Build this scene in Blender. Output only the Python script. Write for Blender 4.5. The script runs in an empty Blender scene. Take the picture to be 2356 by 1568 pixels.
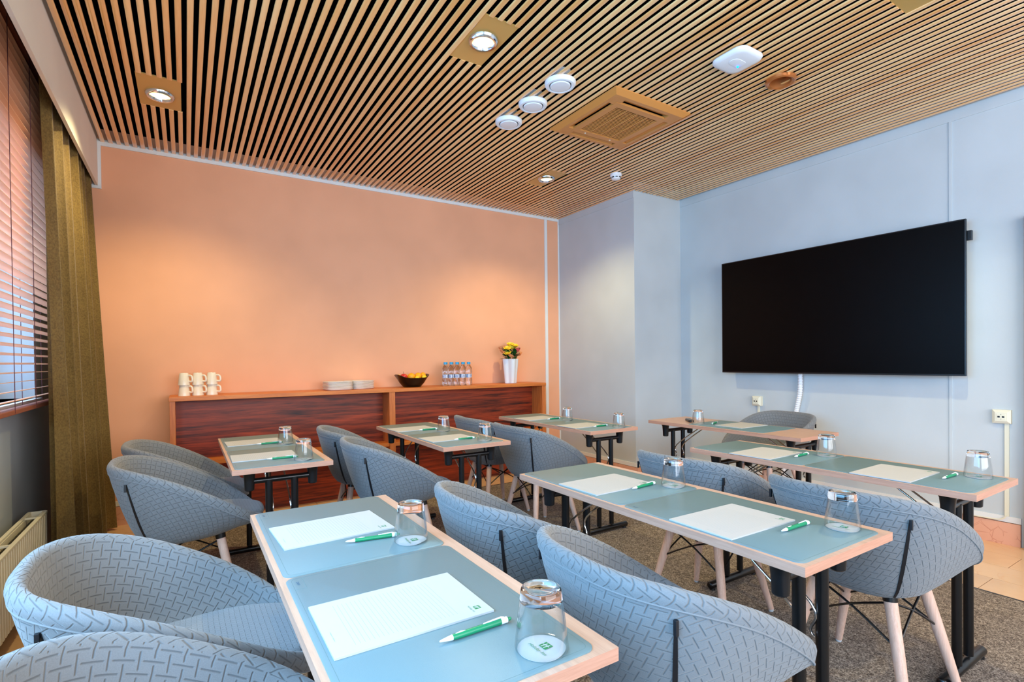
import bpy, math, random
from mathutils import Matrix, Vector
random.seed(7)
PI = math.pi
sc = bpy.context.scene
col = sc.collection

# ------------------------------------------------------------------ camera
CAM_H = 1.23
F_PX, YAW, PITCH, ROLL = 1191.34, math.radians(32.221), math.radians(-0.615), math.radians(-0.636)
fw = Vector((math.sin(YAW) * math.cos(PITCH), math.cos(YAW) * math.cos(PITCH), math.sin(PITCH)))
rt = Vector((math.cos(YAW), -math.sin(YAW), 0))
up = rt.cross(fw)
r2 = math.cos(ROLL) * rt + math.sin(ROLL) * up
u2 = -math.sin(ROLL) * rt + math.cos(ROLL) * up
cd = bpy.data.cameras.new('camera')
cam = bpy.data.objects.new('camera', cd)
col.objects.link(cam)
M = Matrix.Identity(4)
for i in range(3):
    M[i][0], M[i][1], M[i][2] = r2[i], u2[i], -fw[i]
M[2][3] = CAM_H
cam.matrix_world = M
cd.sensor_width = 36
cd.lens = F_PX / 2356 * 36
cd.shift_x = (1178 - 1178.72) / 2356
cd.shift_y = (841.76 - 784) / 2356
cd.clip_start = 0.02
sc.camera = cam

# ------------------------------------------------------------------ light
sc.view_settings.view_transform = 'Standard'
sc.view_settings.look = 'None'
sc.view_settings.gamma = 1
sc.view_settings.exposure = 0.62
sc.view_settings.use_curve_mapping = False
sc.cycles.max_bounces = 9
sc.cycles.diffuse_bounces = 5
sc.cycles.glossy_bounces = 4
sc.cycles.transmission_bounces = 9
sc.cycles.transparent_max_bounces = 12
sc.cycles.sample_clamp_indirect = 6
sc.cycles.caustics_refractive = False
sc.cycles.caustics_reflective = False
sc.cycles.use_denoising = True

w = bpy.data.worlds.new('overcast_sky')
sc.world = w
w.use_nodes = True
w.node_tree.nodes['Background'].inputs[0].default_value = (0.62, 0.80, 1.0, 1)
w.node_tree.nodes['Background'].inputs[1].default_value = 7.0

def area(name, loc, rot, sx, sy, power, color):
    l = bpy.data.lights.new(name, 'AREA')
    l.shape = 'RECTANGLE'
    l.size, l.size_y, l.energy, l.color = sx, sy, power, color
    o = bpy.data.objects.new(name, l)
    o.location, o.rotation_euler = loc, rot
    col.objects.link(o)
    return o
# daylight of the long window in the left wall (the bay beside the camera has its blind pulled up)
DAY = (0.22, 0.60, 1.0)
area('daylight_window', (-0.86, 0.35, 1.72), (0, -PI / 2, 0), 1.35, 3.3, 102, DAY)
# added fill light behind the camera, set before a made-up window frame
area('end_fill_light', (1.9, -1.955, 1.75), (PI / 2, 0, 0), 3.8, 1.9, 112, (0.92, 0.94, 1.0))
LAMP_COLOR = (1.0, 0.84, 0.44)
LAMP_POWER = 56

# ------------------------------------------------------------------ measures (metres)
YB, ZC, XP, YP, XW, XL = 4.974, 2.913, 3.812, 3.738, 4.50, -0.539
XWIN, YN = -0.80, -2.0
TT = 0.74

# ------------------------------------------------------------------ materials
def lin(c):
    return tuple(((x / 255) / 12.92 if x / 255 <= 0.04045 else ((x / 255 + 0.055) / 1.055) ** 2.4) for x in c) + (1,)

class NT:
    def __init__(s, name):
        s.m = bpy.data.materials.new(name)
        s.m.use_nodes = True
        s.t = s.m.node_tree
        s.b = s.t.nodes['Principled BSDF']
    def n(s, kind, **k):
        nd = s.t.nodes.new(kind)
        for a, v in k.items():
            setattr(nd, a, v)
        return nd
    def l(s, a, b):
        s.t.links.new(a, b)
    def set(s, **k):
        for a, v in k.items():
            s.b.inputs[a.replace('_', ' ')].default_value = v
        return s
    def math(s, op, a, b=None, clamp=False):
        nd = s.n('ShaderNodeMath', operation=op, use_clamp=clamp)
        for i, x in enumerate((a, b)):
            if x is None:
                continue
            if isinstance(x, (int, float)):
                nd.inputs[i].default_value = x
            else:
                s.l(x, nd.inputs[i])
        return nd.outputs[0]
    def coord(s, which='Object', scale=(1, 1, 1), rot=(0, 0, 0)):
        tc = s.n('ShaderNodeTexCoord')
        mp = s.n('ShaderNodeMapping')
        mp.inputs['Scale'].default_value = scale
        mp.inputs['Rotation'].default_value = rot
        s.l(tc.outputs[which], mp.inputs[0])
        return mp.outputs[0]
    def noise(s, vec, scale, detail=3, rough=0.5, dist=0.0):
        nd = s.n('ShaderNodeTexNoise')
        s.l(vec, nd.inputs['Vector'])
        nd.inputs['Scale'].default_value = scale
        nd.inputs['Detail'].default_value = detail
        nd.inputs['Roughness'].default_value = rough
        nd.inputs['Distortion'].default_value = dist
        return nd.outputs['Fac']
    def ramp(s, fac, stops):
        nd = s.n('ShaderNodeValToRGB')
        e = nd.color_ramp.elements
        e[0].position, e[0].color = stops[0]
        e[1].position, e[1].color = stops[-1]
        for p, c in stops[1:-1]:
            x = e.new(p)
            x.color = c
        s.l(fac, nd.inputs[0])
        return nd.outputs[0]
    def color(s, out):
        s.l(out, s.b.inputs['Base Color'])
    def bump(s, h, strength=0.3, dist=0.002):
        nd = s.n('ShaderNodeBump')
        nd.inputs['Strength'].default_value = strength
        nd.inputs['Distance'].default_value = dist
        s.l(h, nd.inputs['Height'])
        s.l(nd.outputs[0], s.b.inputs['Normal'])

def plain(name, rgb, rough=0.5, metal=0.0, spec=0.5, **k):
    t = NT(name)
    t.set(Base_Color=lin(rgb), Roughness=rough, Metallic=metal)
    t.b.inputs['Specular IOR Level'].default_value = spec
    for a, v in k.items():
        t.b.inputs[a.replace('_', ' ')].default_value = v
    return t.m

def painted(name, rgb, rough=0.85, scale=260, strength=0.25):
    t = NT(name)
    v = t.coord('Object')
    f = t.noise(v, 2.2, 2)
    c = lin(rgb)
    d = tuple(x * 0.93 for x in c[:3]) + (1,)
    t.color(t.ramp(f, [(0.35, d), (0.65, c)]))
    t.set(Roughness=rough)
    t.b.inputs['Specular IOR Level'].default_value = 0.25
    t.bump(t.noise(v, scale, 2), strength, 0.0012)
    return t.m

def wood(name, light, dark, scale=(1, 1, 1), rough=0.45, nscale=9, dist=0.6, stops=(0.32, 0.68), spec=0.4, bump=0.05):
    t = NT(name)
    v = t.coord('Object', scale)
    f = t.noise(v, nscale, 5, 0.6, dist)
    fine = t.noise(v, nscale * 6, 3, 0.6, 0.2)
    mx = t.math('ADD', t.math('MULTIPLY', f, 0.7), t.math('MULTIPLY', fine, 0.3))
    t.color(t.ramp(mx, [(stops[0], lin(dark)), (stops[1], lin(light))]))
    t.set(Roughness=rough)
    t.b.inputs['Specular IOR Level'].default_value = spec
    t.bump(fine, bump, 0.001)
    return t.m

def marble(name, base, vein, rough=0.25, scale=5.0):
    t = NT(name)
    oi = t.n('ShaderNodeObjectInfo')
    tc = t.n('ShaderNodeTexCoord')
    ad = t.n('ShaderNodeVectorMath', operation='ADD')
    t.l(tc.outputs['Object'], ad.inputs[0])
    cm = t.n('ShaderNodeCombineXYZ')
    rr = t.math('MULTIPLY', oi.outputs['Random'], 40.0)
    for i in range(3):
        t.l(rr, cm.inputs[i])
    t.l(cm.outputs[0], ad.inputs[1])
    warp = t.noise(ad.outputs[0], 6, 3)
    vo = t.n('ShaderNodeTexVoronoi', feature='DISTANCE_TO_EDGE')
    t.l(ad.outputs[0], vo.inputs['Vector'])
    vo.inputs['Scale'].default_value = scale
    e = t.math('ABSOLUTE', t.math('ADD', vo.outputs['Distance'], t.math('MULTIPLY', t.math('SUBTRACT', warp, 0.5), 0.4)))
    b = lin(base)
    b2 = tuple(x * 0.86 for x in b[:3]) + (1,)
    cl = t.ramp(t.noise(ad.outputs[0], 3, 4), [(0.3, b2), (0.7, b)])
    mx = t.n('ShaderNodeMix', data_type='RGBA')
    t.l(t.ramp(e, [(0.0, (1, 1, 1, 1)), (0.014, (0, 0, 0, 1))]), mx.inputs[0])
    t.l(cl, mx.inputs[6])
    mx.inputs[7].default_value = lin(vein)
    t.color(mx.outputs[2])
    t.set(Roughness=rough)
    return t.m

def quilt(name, rgb, cell=0.0235, depth=0.6):
    """woven wool with stitched dashes set crosswise, laid out on the panel's own cloth coordinates (metres)"""
    t = NT(name)
    tc = t.n('ShaderNodeTexCoord')
    sp = t.n('ShaderNodeSeparateXYZ')
    t.l(tc.outputs['UV'], sp.inputs[0])
    px = t.math('DIVIDE', sp.outputs[0], cell)
    py = t.math('DIVIDE', sp.outputs[1], cell)
    def dash(a, b):
        i = t.math('FLOOR', a)
        la = t.math('ABSOLUTE', t.math('SUBTRACT', t.math('SUBTRACT', a, i), 0.5))
        par = t.math('FLOORED_MODULO', i, 2.0)
        lb = t.math('FLOORED_MODULO', t.math('SUBTRACT', t.math('SUBTRACT', b, 0.5), par), 2.0)
        lb = t.math('ABSOLUTE', t.math('SUBTRACT', lb, 1.0))
        wide = t.math('MULTIPLY', t.math('SUBTRACT', 0.10, la), 11.0, True)
        long = t.math('MULTIPLY', t.math('SUBTRACT', 0.78, lb), 8.0, True)
        return t.math('MULTIPLY', wide, long)
    m1 = dash(px, py)
    m2 = dash(py, t.math('ADD', px, 1.0))
    groove = t.math('MAXIMUM', m1, m2)
    ob = t.coord('UV', (1, 1, 1))
    fuzz = t.noise(ob, 900, 2)
    h = t.math('SUBTRACT', t.math('MULTIPLY', fuzz, 0.12), groove)
    c = lin(rgb)
    dk = tuple(x * 0.62 for x in c[:3]) + (1,)
    cm = t.ramp(t.noise(ob, 420, 2), [(0.3, tuple(x * 0.86 for x in c[:3]) + (1,)), (0.7, c)])
    mx = t.n('ShaderNodeMix', data_type='RGBA')
    t.l(groove, mx.inputs[0])
    t.l(cm, mx.inputs[6])
    mx.inputs[7].default_value = dk
    t.color(mx.outputs[2])
    t.set(Roughness=0.95)
    t.b.inputs['Specular IOR Level'].default_value = 0.15
    t.b.inputs['Sheen Weight'].default_value = 0.25
    t.b.inputs['Sheen Roughness'].default_value = 0.5
    t.bump(h, depth, 0.0035)
    return t.m

MAT = {}
MAT['wall_orange'] = painted('peach_wallpaper', (238, 174, 136))
MAT['wall_grey'] = painted('grey_white_paint', (196, 202, 204))
MAT['white_paint'] = plain('white_paint', (225, 226, 224), 0.5)
MAT['pelmet'] = painted('pelmet_paint', (236, 230, 220), 0.7, 120, 0.1)
MAT['black_void'] = plain('black_void', (4, 4, 5), 1.0, spec=0.0)
def slat_material():
    t = NT('lacquered_wood_slat')
    v = t.coord('Object', (1, 0.05, 1))
    oi = t.n('ShaderNodeObjectInfo')
    f = t.noise(v, 60, 4, 0.6)
    g = t.math('ADD', t.math('MULTIPLY', f, 0.6), t.math('MULTIPLY', oi.outputs['Random'], 0.4))
    t.color(t.ramp(g, [(0.2, lin((226, 152, 80))), (0.8, lin((250, 202, 140)))]))
    t.set(Roughness=0.24)
    t.b.inputs['Coat Weight'].default_value = 1.0
    t.b.inputs['Coat IOR'].default_value = 1.65
    t.b.inputs['Coat Roughness'].default_value = 0.08
    return t.m
MAT['slat'] = slat_material()
MAT['brass_plate'] = plain('gold_lacquer_plate', (206, 164, 92), 0.22, 0.25)
MAT['ac_gold'] = plain('caramel_plastic', (204, 136, 68), 0.4)
MAT['copper'] = plain('copper_lacquer', (190, 116, 62), 0.25, 0.5)
MAT['white_plastic'] = plain('white_plastic', (232, 234, 238), 0.4)
MAT['cream_plastic'] = plain('cream_plastic', (226, 220, 196), 0.45)
MAT['grey_plastic'] = plain('grey_plastic', (120, 112, 100), 0.5)
MAT['black_plastic'] = plain('black_plastic', (14, 15, 18), 0.32)
MAT['black_metal'] = plain('black_powder_coat', (9, 9, 11), 0.3)
MAT['chrome'] = plain('chrome', (215, 220, 225), 0.15, 1.0)
MAT['screen'] = plain('black_screen_glass', (2, 2, 3), 0.35, spec=0.12)
MAT['table_top'] = wood('beech_laminate', (206, 170, 148), (178, 142, 120), (8, 0.55, 8), 0.4, 10, 0.2, (0.25, 0.75))
MAT['table_edge'] = wood('beech_edge', (204, 154, 130), (172, 122, 98), (0.6, 0.6, 14), 0.45, 12, 0.2, (0.25, 0.75))
MAT['leg_wood'] = wood('pale_ash', (226, 190, 170), (202, 160, 138), (14, 14, 0.6), 0.5, 10, 0.3)
MAT['mat'] = painted('grey_green_leatherette', (106, 132, 138), 0.42, 600, 0.12)
MAT['mat'].node_tree.nodes['Principled BSDF'].inputs['Specular IOR Level'].default_value = 0.45
MAT['mat_line'] = plain('leatherette_groove', (92, 122, 124), 0.6)
MAT['mat_mark'] = plain('blue_mark', (30, 88, 120), 0.5)
MAT['paper'] = plain('white_paper', (184, 183, 181), 0.8, spec=0.2)
def ruled():
    t = NT('ruled_paper')
    tc = t.n('ShaderNodeTexCoord')
    sp = t.n('ShaderNodeSeparateXYZ')
    t.l(tc.outputs['Object'], sp.inputs[0])
    x, y = sp.outputs[0], sp.outputs[1]
    fr = t.math('FLOORED_MODULO', x, 0.0083)
    line = t.math('LESS_THAN', fr, 0.0006)
    a = t.math('LESS_THAN', t.math('ABSOLUTE', t.math('ADD', x, 0.012)), 0.098)
    b = t.math('LESS_THAN', t.math('ABSOLUTE', y), 0.082)
    k = t.math('MULTIPLY', line, t.math('MULTIPLY', a, b))
    mx = t.n('ShaderNodeMix', data_type='RGBA')
    t.l(k, mx.inputs[0])
    mx.inputs[6].default_value = lin((180, 179, 177))
    mx.inputs[7].default_value = lin((140, 150, 156))
    t.color(mx.outputs[2])
    t.set(Roughness=0.8)
    return t.m
MAT['ruled'] = ruled()
MAT['green'] = plain('pen_green', (8, 128, 84), 0.35)
MAT['print_green'] = plain('print_green', (14, 122, 66), 0.6)
MAT['print_grey'] = plain('print_grey_green', (130, 160, 160), 0.7)
MAT['fabric'] = quilt('grey_quilted_wool', (124, 126, 128))
MAT['seat_fabric'] = quilt('grey_seat_wool', (134, 136, 139), 0.013, 0.45)
MAT['zip'] = plain('black_zip', (10, 12, 18), 0.5)
MAT['glide'] = plain('white_glide', (200, 205, 210), 0.5)
MAT['carpet'] = None
def carpet():
    t = NT('brown_grey_carpet')
    v = t.coord('Object')
    f = t.noise(v, 190, 3, 0.7)
    g = t.noise(v, 60, 2)
    mx = t.math('ADD', t.math('MULTIPLY', f, 0.8), t.math('MULTIPLY', g, 0.2))
    t.color(t.ramp(mx, [(0.36, lin((58, 50, 44))), (0.5, lin((126, 112, 100))), (0.64, lin((192, 176, 158)))]))
    t.set(Roughness=1.0)
    t.b.inputs['Specular IOR Level'].default_value = 0.1
    t.bump(f, 0.8, 0.004)
    return t.m
MAT['carpet'] = carpet()
MAT['floor_tile'] = marble('polished_beige_tile', (230, 186, 142), (222, 174, 128), 0.16, 6)
MAT['marble'] = marble('salmon_marble', (226, 170, 144), (190, 124, 100), 0.3, 14)
MAT['grout'] = plain('grout', (120, 92, 66), 0.9)
MAT['sb_wood'] = wood('orange_oak', (226, 138, 62), (184, 88, 32), (0.5, 6, 6), 0.4, 7, 0.3, (0.3, 0.7))
MAT['sb_wood_v'] = wood('orange_oak_upright', (220, 130, 62), (172, 84, 36), (9, 9, 0.5), 0.4, 7, 0.3, (0.3, 0.7))
MAT['walnut'] = wood('dark_walnut', (182, 68, 28), (42, 9, 4), (0.26, 5, 5), 0.42, 4.6, 1.0, (0.34, 0.66))
MAT['ceramic'] = plain('cream_ceramic', (236, 222, 200), 0.18)
MAT['plate'] = plain('white_ceramic', (238, 232, 222), 0.2)
MAT['bowl'] = plain('black_glaze', (6, 6, 8), 0.2)
MAT['orange'] = plain('orange_peel', (250, 168, 12), 0.5)
MAT['lemon'] = plain('lemon_peel', (250, 208, 30), 0.5)
MAT['apple'] = plain('apple_skin', (206, 40, 36), 0.3)
MAT['stem'] = plain('brown_stem', (82, 60, 30), 0.7)
MAT['leaf'] = plain('dark_leaf', (22, 84, 30), 0.45)
MAT['petal_y'] = plain('yellow_petal', (250, 222, 60), 0.6)
MAT['petal_p'] = plain('pink_petal', (232, 96, 92), 0.6)
MAT['petal_o'] = plain('apricot_petal', (244, 170, 110), 0.6)
MAT['vase'] = plain('white_vase_glass', (226, 232, 236), 0.25)
MAT['cap'] = plain('blue_cap', (52, 160, 214), 0.4)
def label_mat():
    t = NT('bottle_label')
    tc = t.n('ShaderNodeTexCoord')
    sp = t.n('ShaderNodeSeparateXYZ')
    t.l(tc.outputs['UV'], sp.inputs[0])
    u = t.math('FLOORED_MODULO', t.math('MULTIPLY', sp.outputs[0], 3.0), 1.0)
    bar = t.math('LESS_THAN', u, 0.14)
    nz = t.noise(t.coord('UV', (16, 7, 1)), 1.6, 1)
    inner = t.math('MULTIPLY', t.math('GREATER_THAN', u, 0.35), t.math('LESS_THAN', u, 0.85))
    mid = t.math('LESS_THAN', t.math('ABSOLUTE', t.math('SUBTRACT', sp.outputs[1], 0.5)), 0.36)
    pic = t.math('MULTIPLY', t.math('GREATER_THAN', nz, 0.5), t.math('MULTIPLY', inner, mid))
    k = t.math('MAXIMUM', bar, pic)
    mx = t.n('ShaderNodeMix', data_type='RGBA')
    t.l(k, mx.inputs[0])
    mx.inputs[6].default_value = lin((214, 226, 240))
    mx.inputs[7].default_value = lin((44, 82, 160))
    t.color(mx.outputs[2])
    return t.m
MAT['label'] = label_mat()
def glassy(name, color=(1, 1, 1, 1), rough=0.0, ior=1.46):
    t = NT(name)
    t.set(Base_Color=color, Roughness=rough, IOR=ior)
    t.b.inputs['Transmission Weight'].default_value = 1.0
    return t.m
MAT['glass'] = glassy('clear_glass')
MAT['pet'] = glassy('clear_bottle_plastic', (0.93, 0.97, 1, 1), 0.02, 1.33)
def pane():
    t = NT('window_glass')
    tr = t.n('ShaderNodeBsdfTransparent')
    tr.inputs[0].default_value = (0.94, 0.97, 1, 1)
    gl = t.n('ShaderNodeBsdfGlossy')
    gl.inputs['Roughness'].default_value = 0.02
    lw = t.n('ShaderNodeLayerWeight')
    lw.inputs[0].default_value = 0.5
    fac = t.math('ADD', 0.03, t.math('MULTIPLY', t.math('POWER', lw.outputs['Facing'], 4.0), 0.55))
    mx = t.n('ShaderNodeMixShader')
    t.l(fac, mx.inputs[0])
    t.l(tr.outputs[0], mx.inputs[1])
    t.l(gl.outputs[0], mx.inputs[2])
    t.l(mx.outputs[0], t.t.nodes['Material Output'].inputs[0])
    return t.m
MAT['pane'] = pane()
def thin_glass():
    t = NT('tumbler_glass')
    tr = t.n('ShaderNodeBsdfTransparent')
    tr.inputs[0].default_value = (0.965, 0.98, 0.985, 1)
    gl = t.n('ShaderNodeBsdfGlossy')
    gl.inputs['Roughness'].default_value = 0.03
    lw = t.n('ShaderNodeLayerWeight')
    lw.inputs[0].default_value = 0.5
    fac = t.math('ADD', 0.04, t.math('MULTIPLY', t.math('POWER', lw.outputs['Facing'], 2.6), 0.75))
    mx = t.n('ShaderNodeMixShader')
    t.l(fac, mx.inputs[0])
    t.l(tr.outputs[0], mx.inputs[1])
    t.l(gl.outputs[0], mx.inputs[2])
    t.l(mx.outputs[0], t.t.nodes['Material Output'].inputs[0])
    return t.m
MAT['thin_glass'] = thin_glass()
def glow(name, rgb, strength):
    t = NT(name)
    t.set(Base_Color=lin(rgb))
    t.b.inputs['Emission Color'].default_value = lin(rgb)
    t.b.inputs['Emission Strength'].default_value = strength
    return t.m
MAT['lamp_glow'] = glow('halogen_glow', (255, 220, 140), 2.6)
MAT['led'] = glow('blue_led', (0, 96, 255), 7)
MAT['blind'] = plain('red_brown_blind_wood', (248, 196, 160), 0.4)
MAT['blind_rail'] = plain('blind_rail_wood', (150, 86, 66), 0.4)
MAT['cord'] = plain('dark_cord', (92, 46, 52), 0.8)
def curtain_m():
    t = NT('olive_brown_curtain')
    v = t.coord('Object', (1, 1, 0.7))
    f = t.noise(v, 140, 3, 0.6)
    g = t.noise(v, 9, 3, 0.6)
    mx = t.math('ADD', t.math('MULTIPLY', f, 0.75), t.math('MULTIPLY', g, 0.25))
    t.color(t.ramp(mx, [(0.3, lin((92, 71, 38))), (0.7, lin((132, 107, 58)))]))
    t.set(Roughness=0.9)
    t.b.inputs['Specular IOR Level'].default_value = 0.15
    t.b.inputs['Sheen Weight'].default_value = 0.3
    t.bump(f, 0.4, 0.002)
    return t.m
MAT['curtain'] = curtain_m()
MAT['radiator'] = plain('cream_radiator', (222, 214, 190), 0.4)
MAT['radiator_dark'] = plain('radiator_inside', (60, 52, 34), 0.7)
MAT['facade'] = plain('pale_facade', (120, 146, 178), 0.8)
MAT['facade_dark'] = plain('facade_window', (70, 110, 160), 0.3)
MAT['door_brown'] = plain('brown_door_frame', (150, 104, 96), 0.5)

# ------------------------------------------------------------------ mesh builder
class MB:
    def __init__(s):
        s.v, s.f, s.uv, s.mi = [], [], {}, {}
        s.cur = 0
    def add(s, vs, fs):
        o = len(s.v)
        s.v += [tuple(x) for x in vs]
        for f in fs:
            if s.cur:
                s.mi[len(s.f)] = s.cur
            s.f.append(tuple(i + o for i in f))
        return s
    def box(s, x0, x1, y0, y1, z0, z1):
        return s.add([(x0, y0, z0), (x1, y0, z0), (x1, y1, z0), (x0, y1, z0), (x0, y0, z1), (x1, y0, z1), (x1, y1, z1), (x0, y1, z1)],
                     [(3, 2, 1, 0), (4, 5, 6, 7), (0, 1, 5, 4), (1, 2, 6, 5), (2, 3, 7, 6), (3, 0, 4, 7)])
    def prism(s, poly, z0, z1):
        n = len(poly)
        return s.add([(x, y, z0) for x, y in poly] + [(x, y, z1) for x, y in poly],
                     [tuple(range(n))[::-1], tuple(range(n, 2 * n))] + [(i, (i + 1) % n, n + (i + 1) % n, n + i) for i in range(n)])
    def lathe(s, prof, n=24, c=(0, 0, 0), closed=False):
        o = []
        for k in range(n):
            a = 2 * PI * k / n
            for r, z in prof:
                o.append((c[0] + r * math.cos(a), c[1] + r * math.sin(a), c[2] + z))
        m = len(prof)
        fs = []
        for k in range(n):
            k2 = (k + 1) % n
            for j in range(m if closed else m - 1):
                j2 = (j + 1) % m
                fs.append((k * m + j, k2 * m + j, k2 * m + j2, k * m + j2))
        return s.add(o, fs)
    def tube(s, pts, rad, n=8, caps=True, ell=None):
        pts = [Vector(p) for p in pts]
        rad = rad if isinstance(rad, (list, tuple)) else [rad] * len(pts)
        o, fs = [], []
        t0 = (pts[1] - pts[0]).normalized()
        ref = Vector((0, 0, 1)) if abs(t0.z) < 0.9 else Vector((1, 0, 0))
        a = t0.cross(ref).normalized()
        for i, p in enumerate(pts):
            if i == 0:
                t = t0
            elif i == len(pts) - 1:
                t = (pts[i] - pts[i - 1]).normalized()
            else:
                t = (pts[i + 1] - pts[i - 1]).normalized()
            a = (a - t * a.dot(t)).normalized()
            b = t.cross(a)
            for k in range(n):
                g = 2 * PI * k / n
                o.append(tuple(p + (a * math.cos(g) + b * math.sin(g)) * rad[i]))
        for i in range(len(pts) - 1):
            for k in range(n):
                k2 = (k + 1) % n
                fs.append((i * n + k, i * n + k2, (i + 1) * n + k2, (i + 1) * n + k))
        if caps:
            fs.append(tuple(range(n))[::-1])
            e = (len(pts) - 1) * n
            fs.append(tuple(range(e, e + n)))
        return s.add(o, fs)
    def sphere(s, c, r, n=14, m=9, sq=(1, 1, 1)):
        prof = [(max(1e-5, r * math.sin(PI * j / m)), -r * math.cos(PI * j / m)) for j in range(m + 1)]
        o = MB().lathe(prof, n)
        return s.add([(c[0] + x * sq[0], c[1] + y * sq[1], c[2] + z * sq[2]) for x, y, z in o.v], o.f)
    def mesh(s, name, mats, smooth=False, bevel=0, angle=40):
        me = bpy.data.meshes.new(name)
        me.from_pydata(s.v, [], s.f)
        for m in (mats if isinstance(mats, (list, tuple)) else [mats]):
            me.materials.append(MAT[m])
        for i, k in s.mi.items():
            me.polygons[i].material_index = k
        if s.uv:
            ul = me.uv_layers.new(name='UVMap')
            for p in me.polygons:
                for li in p.loop_indices:
                    ul.data[li].uv = s.uv[p.index][li - p.loop_start]
        import bmesh
        bm = bmesh.new()
        bm.from_mesh(me)
        bmesh.ops.recalc_face_normals(bm, faces=bm.faces)
        if bevel:
            bmesh.ops.bevel(bm, geom=[e for e in bm.edges if e.calc_face_angle(0) > 0.7], offset=bevel, segments=2, affect='EDGES', profile=0.6)
        bm.to_mesh(me)
        bm.free()
        if smooth:
            me.polygons.foreach_set('use_smooth', [True] * len(me.polygons))
            me.set_sharp_from_angle(angle=math.radians(angle))
        me.update()
        return me

def obj(name, me, parent=None, loc=None, rot=None):
    o = bpy.data.objects.new(name, me)
    col.objects.link(o)
    if parent is not None:
        o.parent = parent
    if loc is not None:
        o.location = loc
    if rot is not None:
        o.rotation_euler = rot
    return o

def tag(o, label, cat, group=None):
    o['label'] = label
    o['category'] = cat
    if group:
        o['group'] = group
    return o

def thing(name, label, cat, loc=(0, 0, 0), rotz=0.0, group=None):
    o = bpy.data.objects.new(name, None)
    o.empty_display_size = 0.05
    col.objects.link(o)
    o.location = loc
    o.rotation_euler = (0, 0, rotz)
    return tag(o, label, cat, group)

def struct(name, me, label=None):
    o = obj(name, me)
    o['kind'] = 'structure'
    o['label'] = label or name
    return o

def dup(root, loc, rotz, label, group=None):
    def cp(o, parent):
        c = o.copy()
        col.objects.link(c)
        c.parent = parent
        for ch in list(o.children):
            cp(ch, c)
        return c
    r = cp(root, None)
    r.location = loc
    r.rotation_euler = (0, 0, rotz)
    r['label'] = label
    if group:
        r['group'] = group
    return r

# ------------------------------------------------------------------ room shell
fl = struct('floor', MB().box(-1.1, 4.7, YN - .2, YB + .2, -0.15, -0.006).mesh('floor', 'grout'), 'beige stone tiled floor around the carpet')
# tiles of the border round the carpet
CX0, CX1, CY1 = -0.50, 3.50, 4.41
def tile_me(w, d):
    return MB().box(-w / 2 + .0015, w / 2 - .0015, -d / 2 + .0015, d / 2 - .0015, -0.006, 0.0).mesh('floor_tile', 'floor_tile')
cache = {}
def floor_tile(x0, x1, y0, y1):
    k = (round(x1 - x0, 3), round(y1 - y0, 3))
    if k not in cache:
        cache[k] = tile_me(*k)
    obj('floor_tile', cache[k], fl, ((x0 + x1) / 2, (y0 + y1) / 2, 0))
for r in range(4):                                     # border by the screen wall
    x0 = CX1 + 0.25 * r
    y = YN - 0.25 * (r % 2)
    while y < YB:
        a, b = max(y, YN), min(y + 0.5, YB)
        if not (x0 + .25 > XP and b > YP + .3) and b - a > .02:
            floor_tile(x0, x0 + 0.25, a, b)
        y += 0.5
for r, (a, b) in enumerate(((CY1, 4.69), (4.69, YB))):  # border along the back wall
    x = XWIN - 0.25 * (r % 2)
    while x < CX1:
        floor_tile(max(x, XWIN), min(x + 0.5, CX1), a, b)
        x += 0.5
y = YN
while y < CY1 - .01:                                   # border under the window
    floor_tile(XWIN, CX0, y, min(y + 0.5, CY1))
    y += 0.5

cp = thing('carpet', 'brown-grey speckled carpet with black edge under all the tables', 'carpet', (0, 0, 0))
obj('pile', MB().box(CX0 + .012, CX1 - .012, YN, CY1 - .012, 0.0, 0.008).mesh('pile', 'carpet'), cp)
mb = MB()
mb.box(CX0, CX0 + .012, YN, CY1, 0.0, 0.009).box(CX1 - .012, CX1, YN, CY1, 0.0, 0.009).box(CX0 + .012, CX1 - .012, CY1 - .012, CY1, 0.0, 0.009)
obj('edge_binding', mb.mesh('edge_binding', 'black_plastic'), cp)

struct('wall_back', MB().box(-1.1, XP + .05, YB, YB + .2, -.1, ZC + .3).mesh('wall_back', 'wall_orange'), 'peach orange wall behind the sideboard')
struct('wall_right', MB().box(XW, XW + .2, YN - .2, YB, -.1, ZC + .3).mesh('wall_right', 'wall_grey'), 'pale grey wall carrying the screen')
struct('wall_pillar', MB().box(XP, XW + .02, YP, YB + .1, -.1, ZC + .3).mesh('wall_pillar', 'wall_grey'), 'grey white corner pillar between orange wall and screen wall')
# left wall with two window bays
W1 = (2.15, 4.32, 1.03, 2.30)
W2 = (-1.35, 2.0, 1.0, 2.45)
mb = MB()
x0, x1 = XWIN - .25, XWIN
mb.box(x0, x1, YN - .2, YB, -.1, 1.0).box(x0, x1, YN - .2, YB, 2.5, ZC + .3)
mb.box(x0, x1, YN - .2, W2[0], 1.0, 2.5).box(x0, x1, W2[1], W1[0], 1.0, 2.5).box(x0, x1, W1[1], YB, 1.0, 2.5)
mb.box(x0, x1, W1[0], W1[1], 1.0, 1.03).box(x0, x1, W1[0], W1[1], 2.30, 2.5).box(x0, x1, W2[0], W2[1], 2.45, 2.5)
struct('wall_left', mb.mesh('wall_left', 'wall_grey'), 'grey wall with the windows above the radiator')
mb = MB()
mb.box(-1.1, XW + .2, YN - .2, YN, -.1, ZC + .3)
struct('wall_front', mb.mesh('wall_front', 'wall_grey'), 'grey wall opposite the orange wall')

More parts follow.
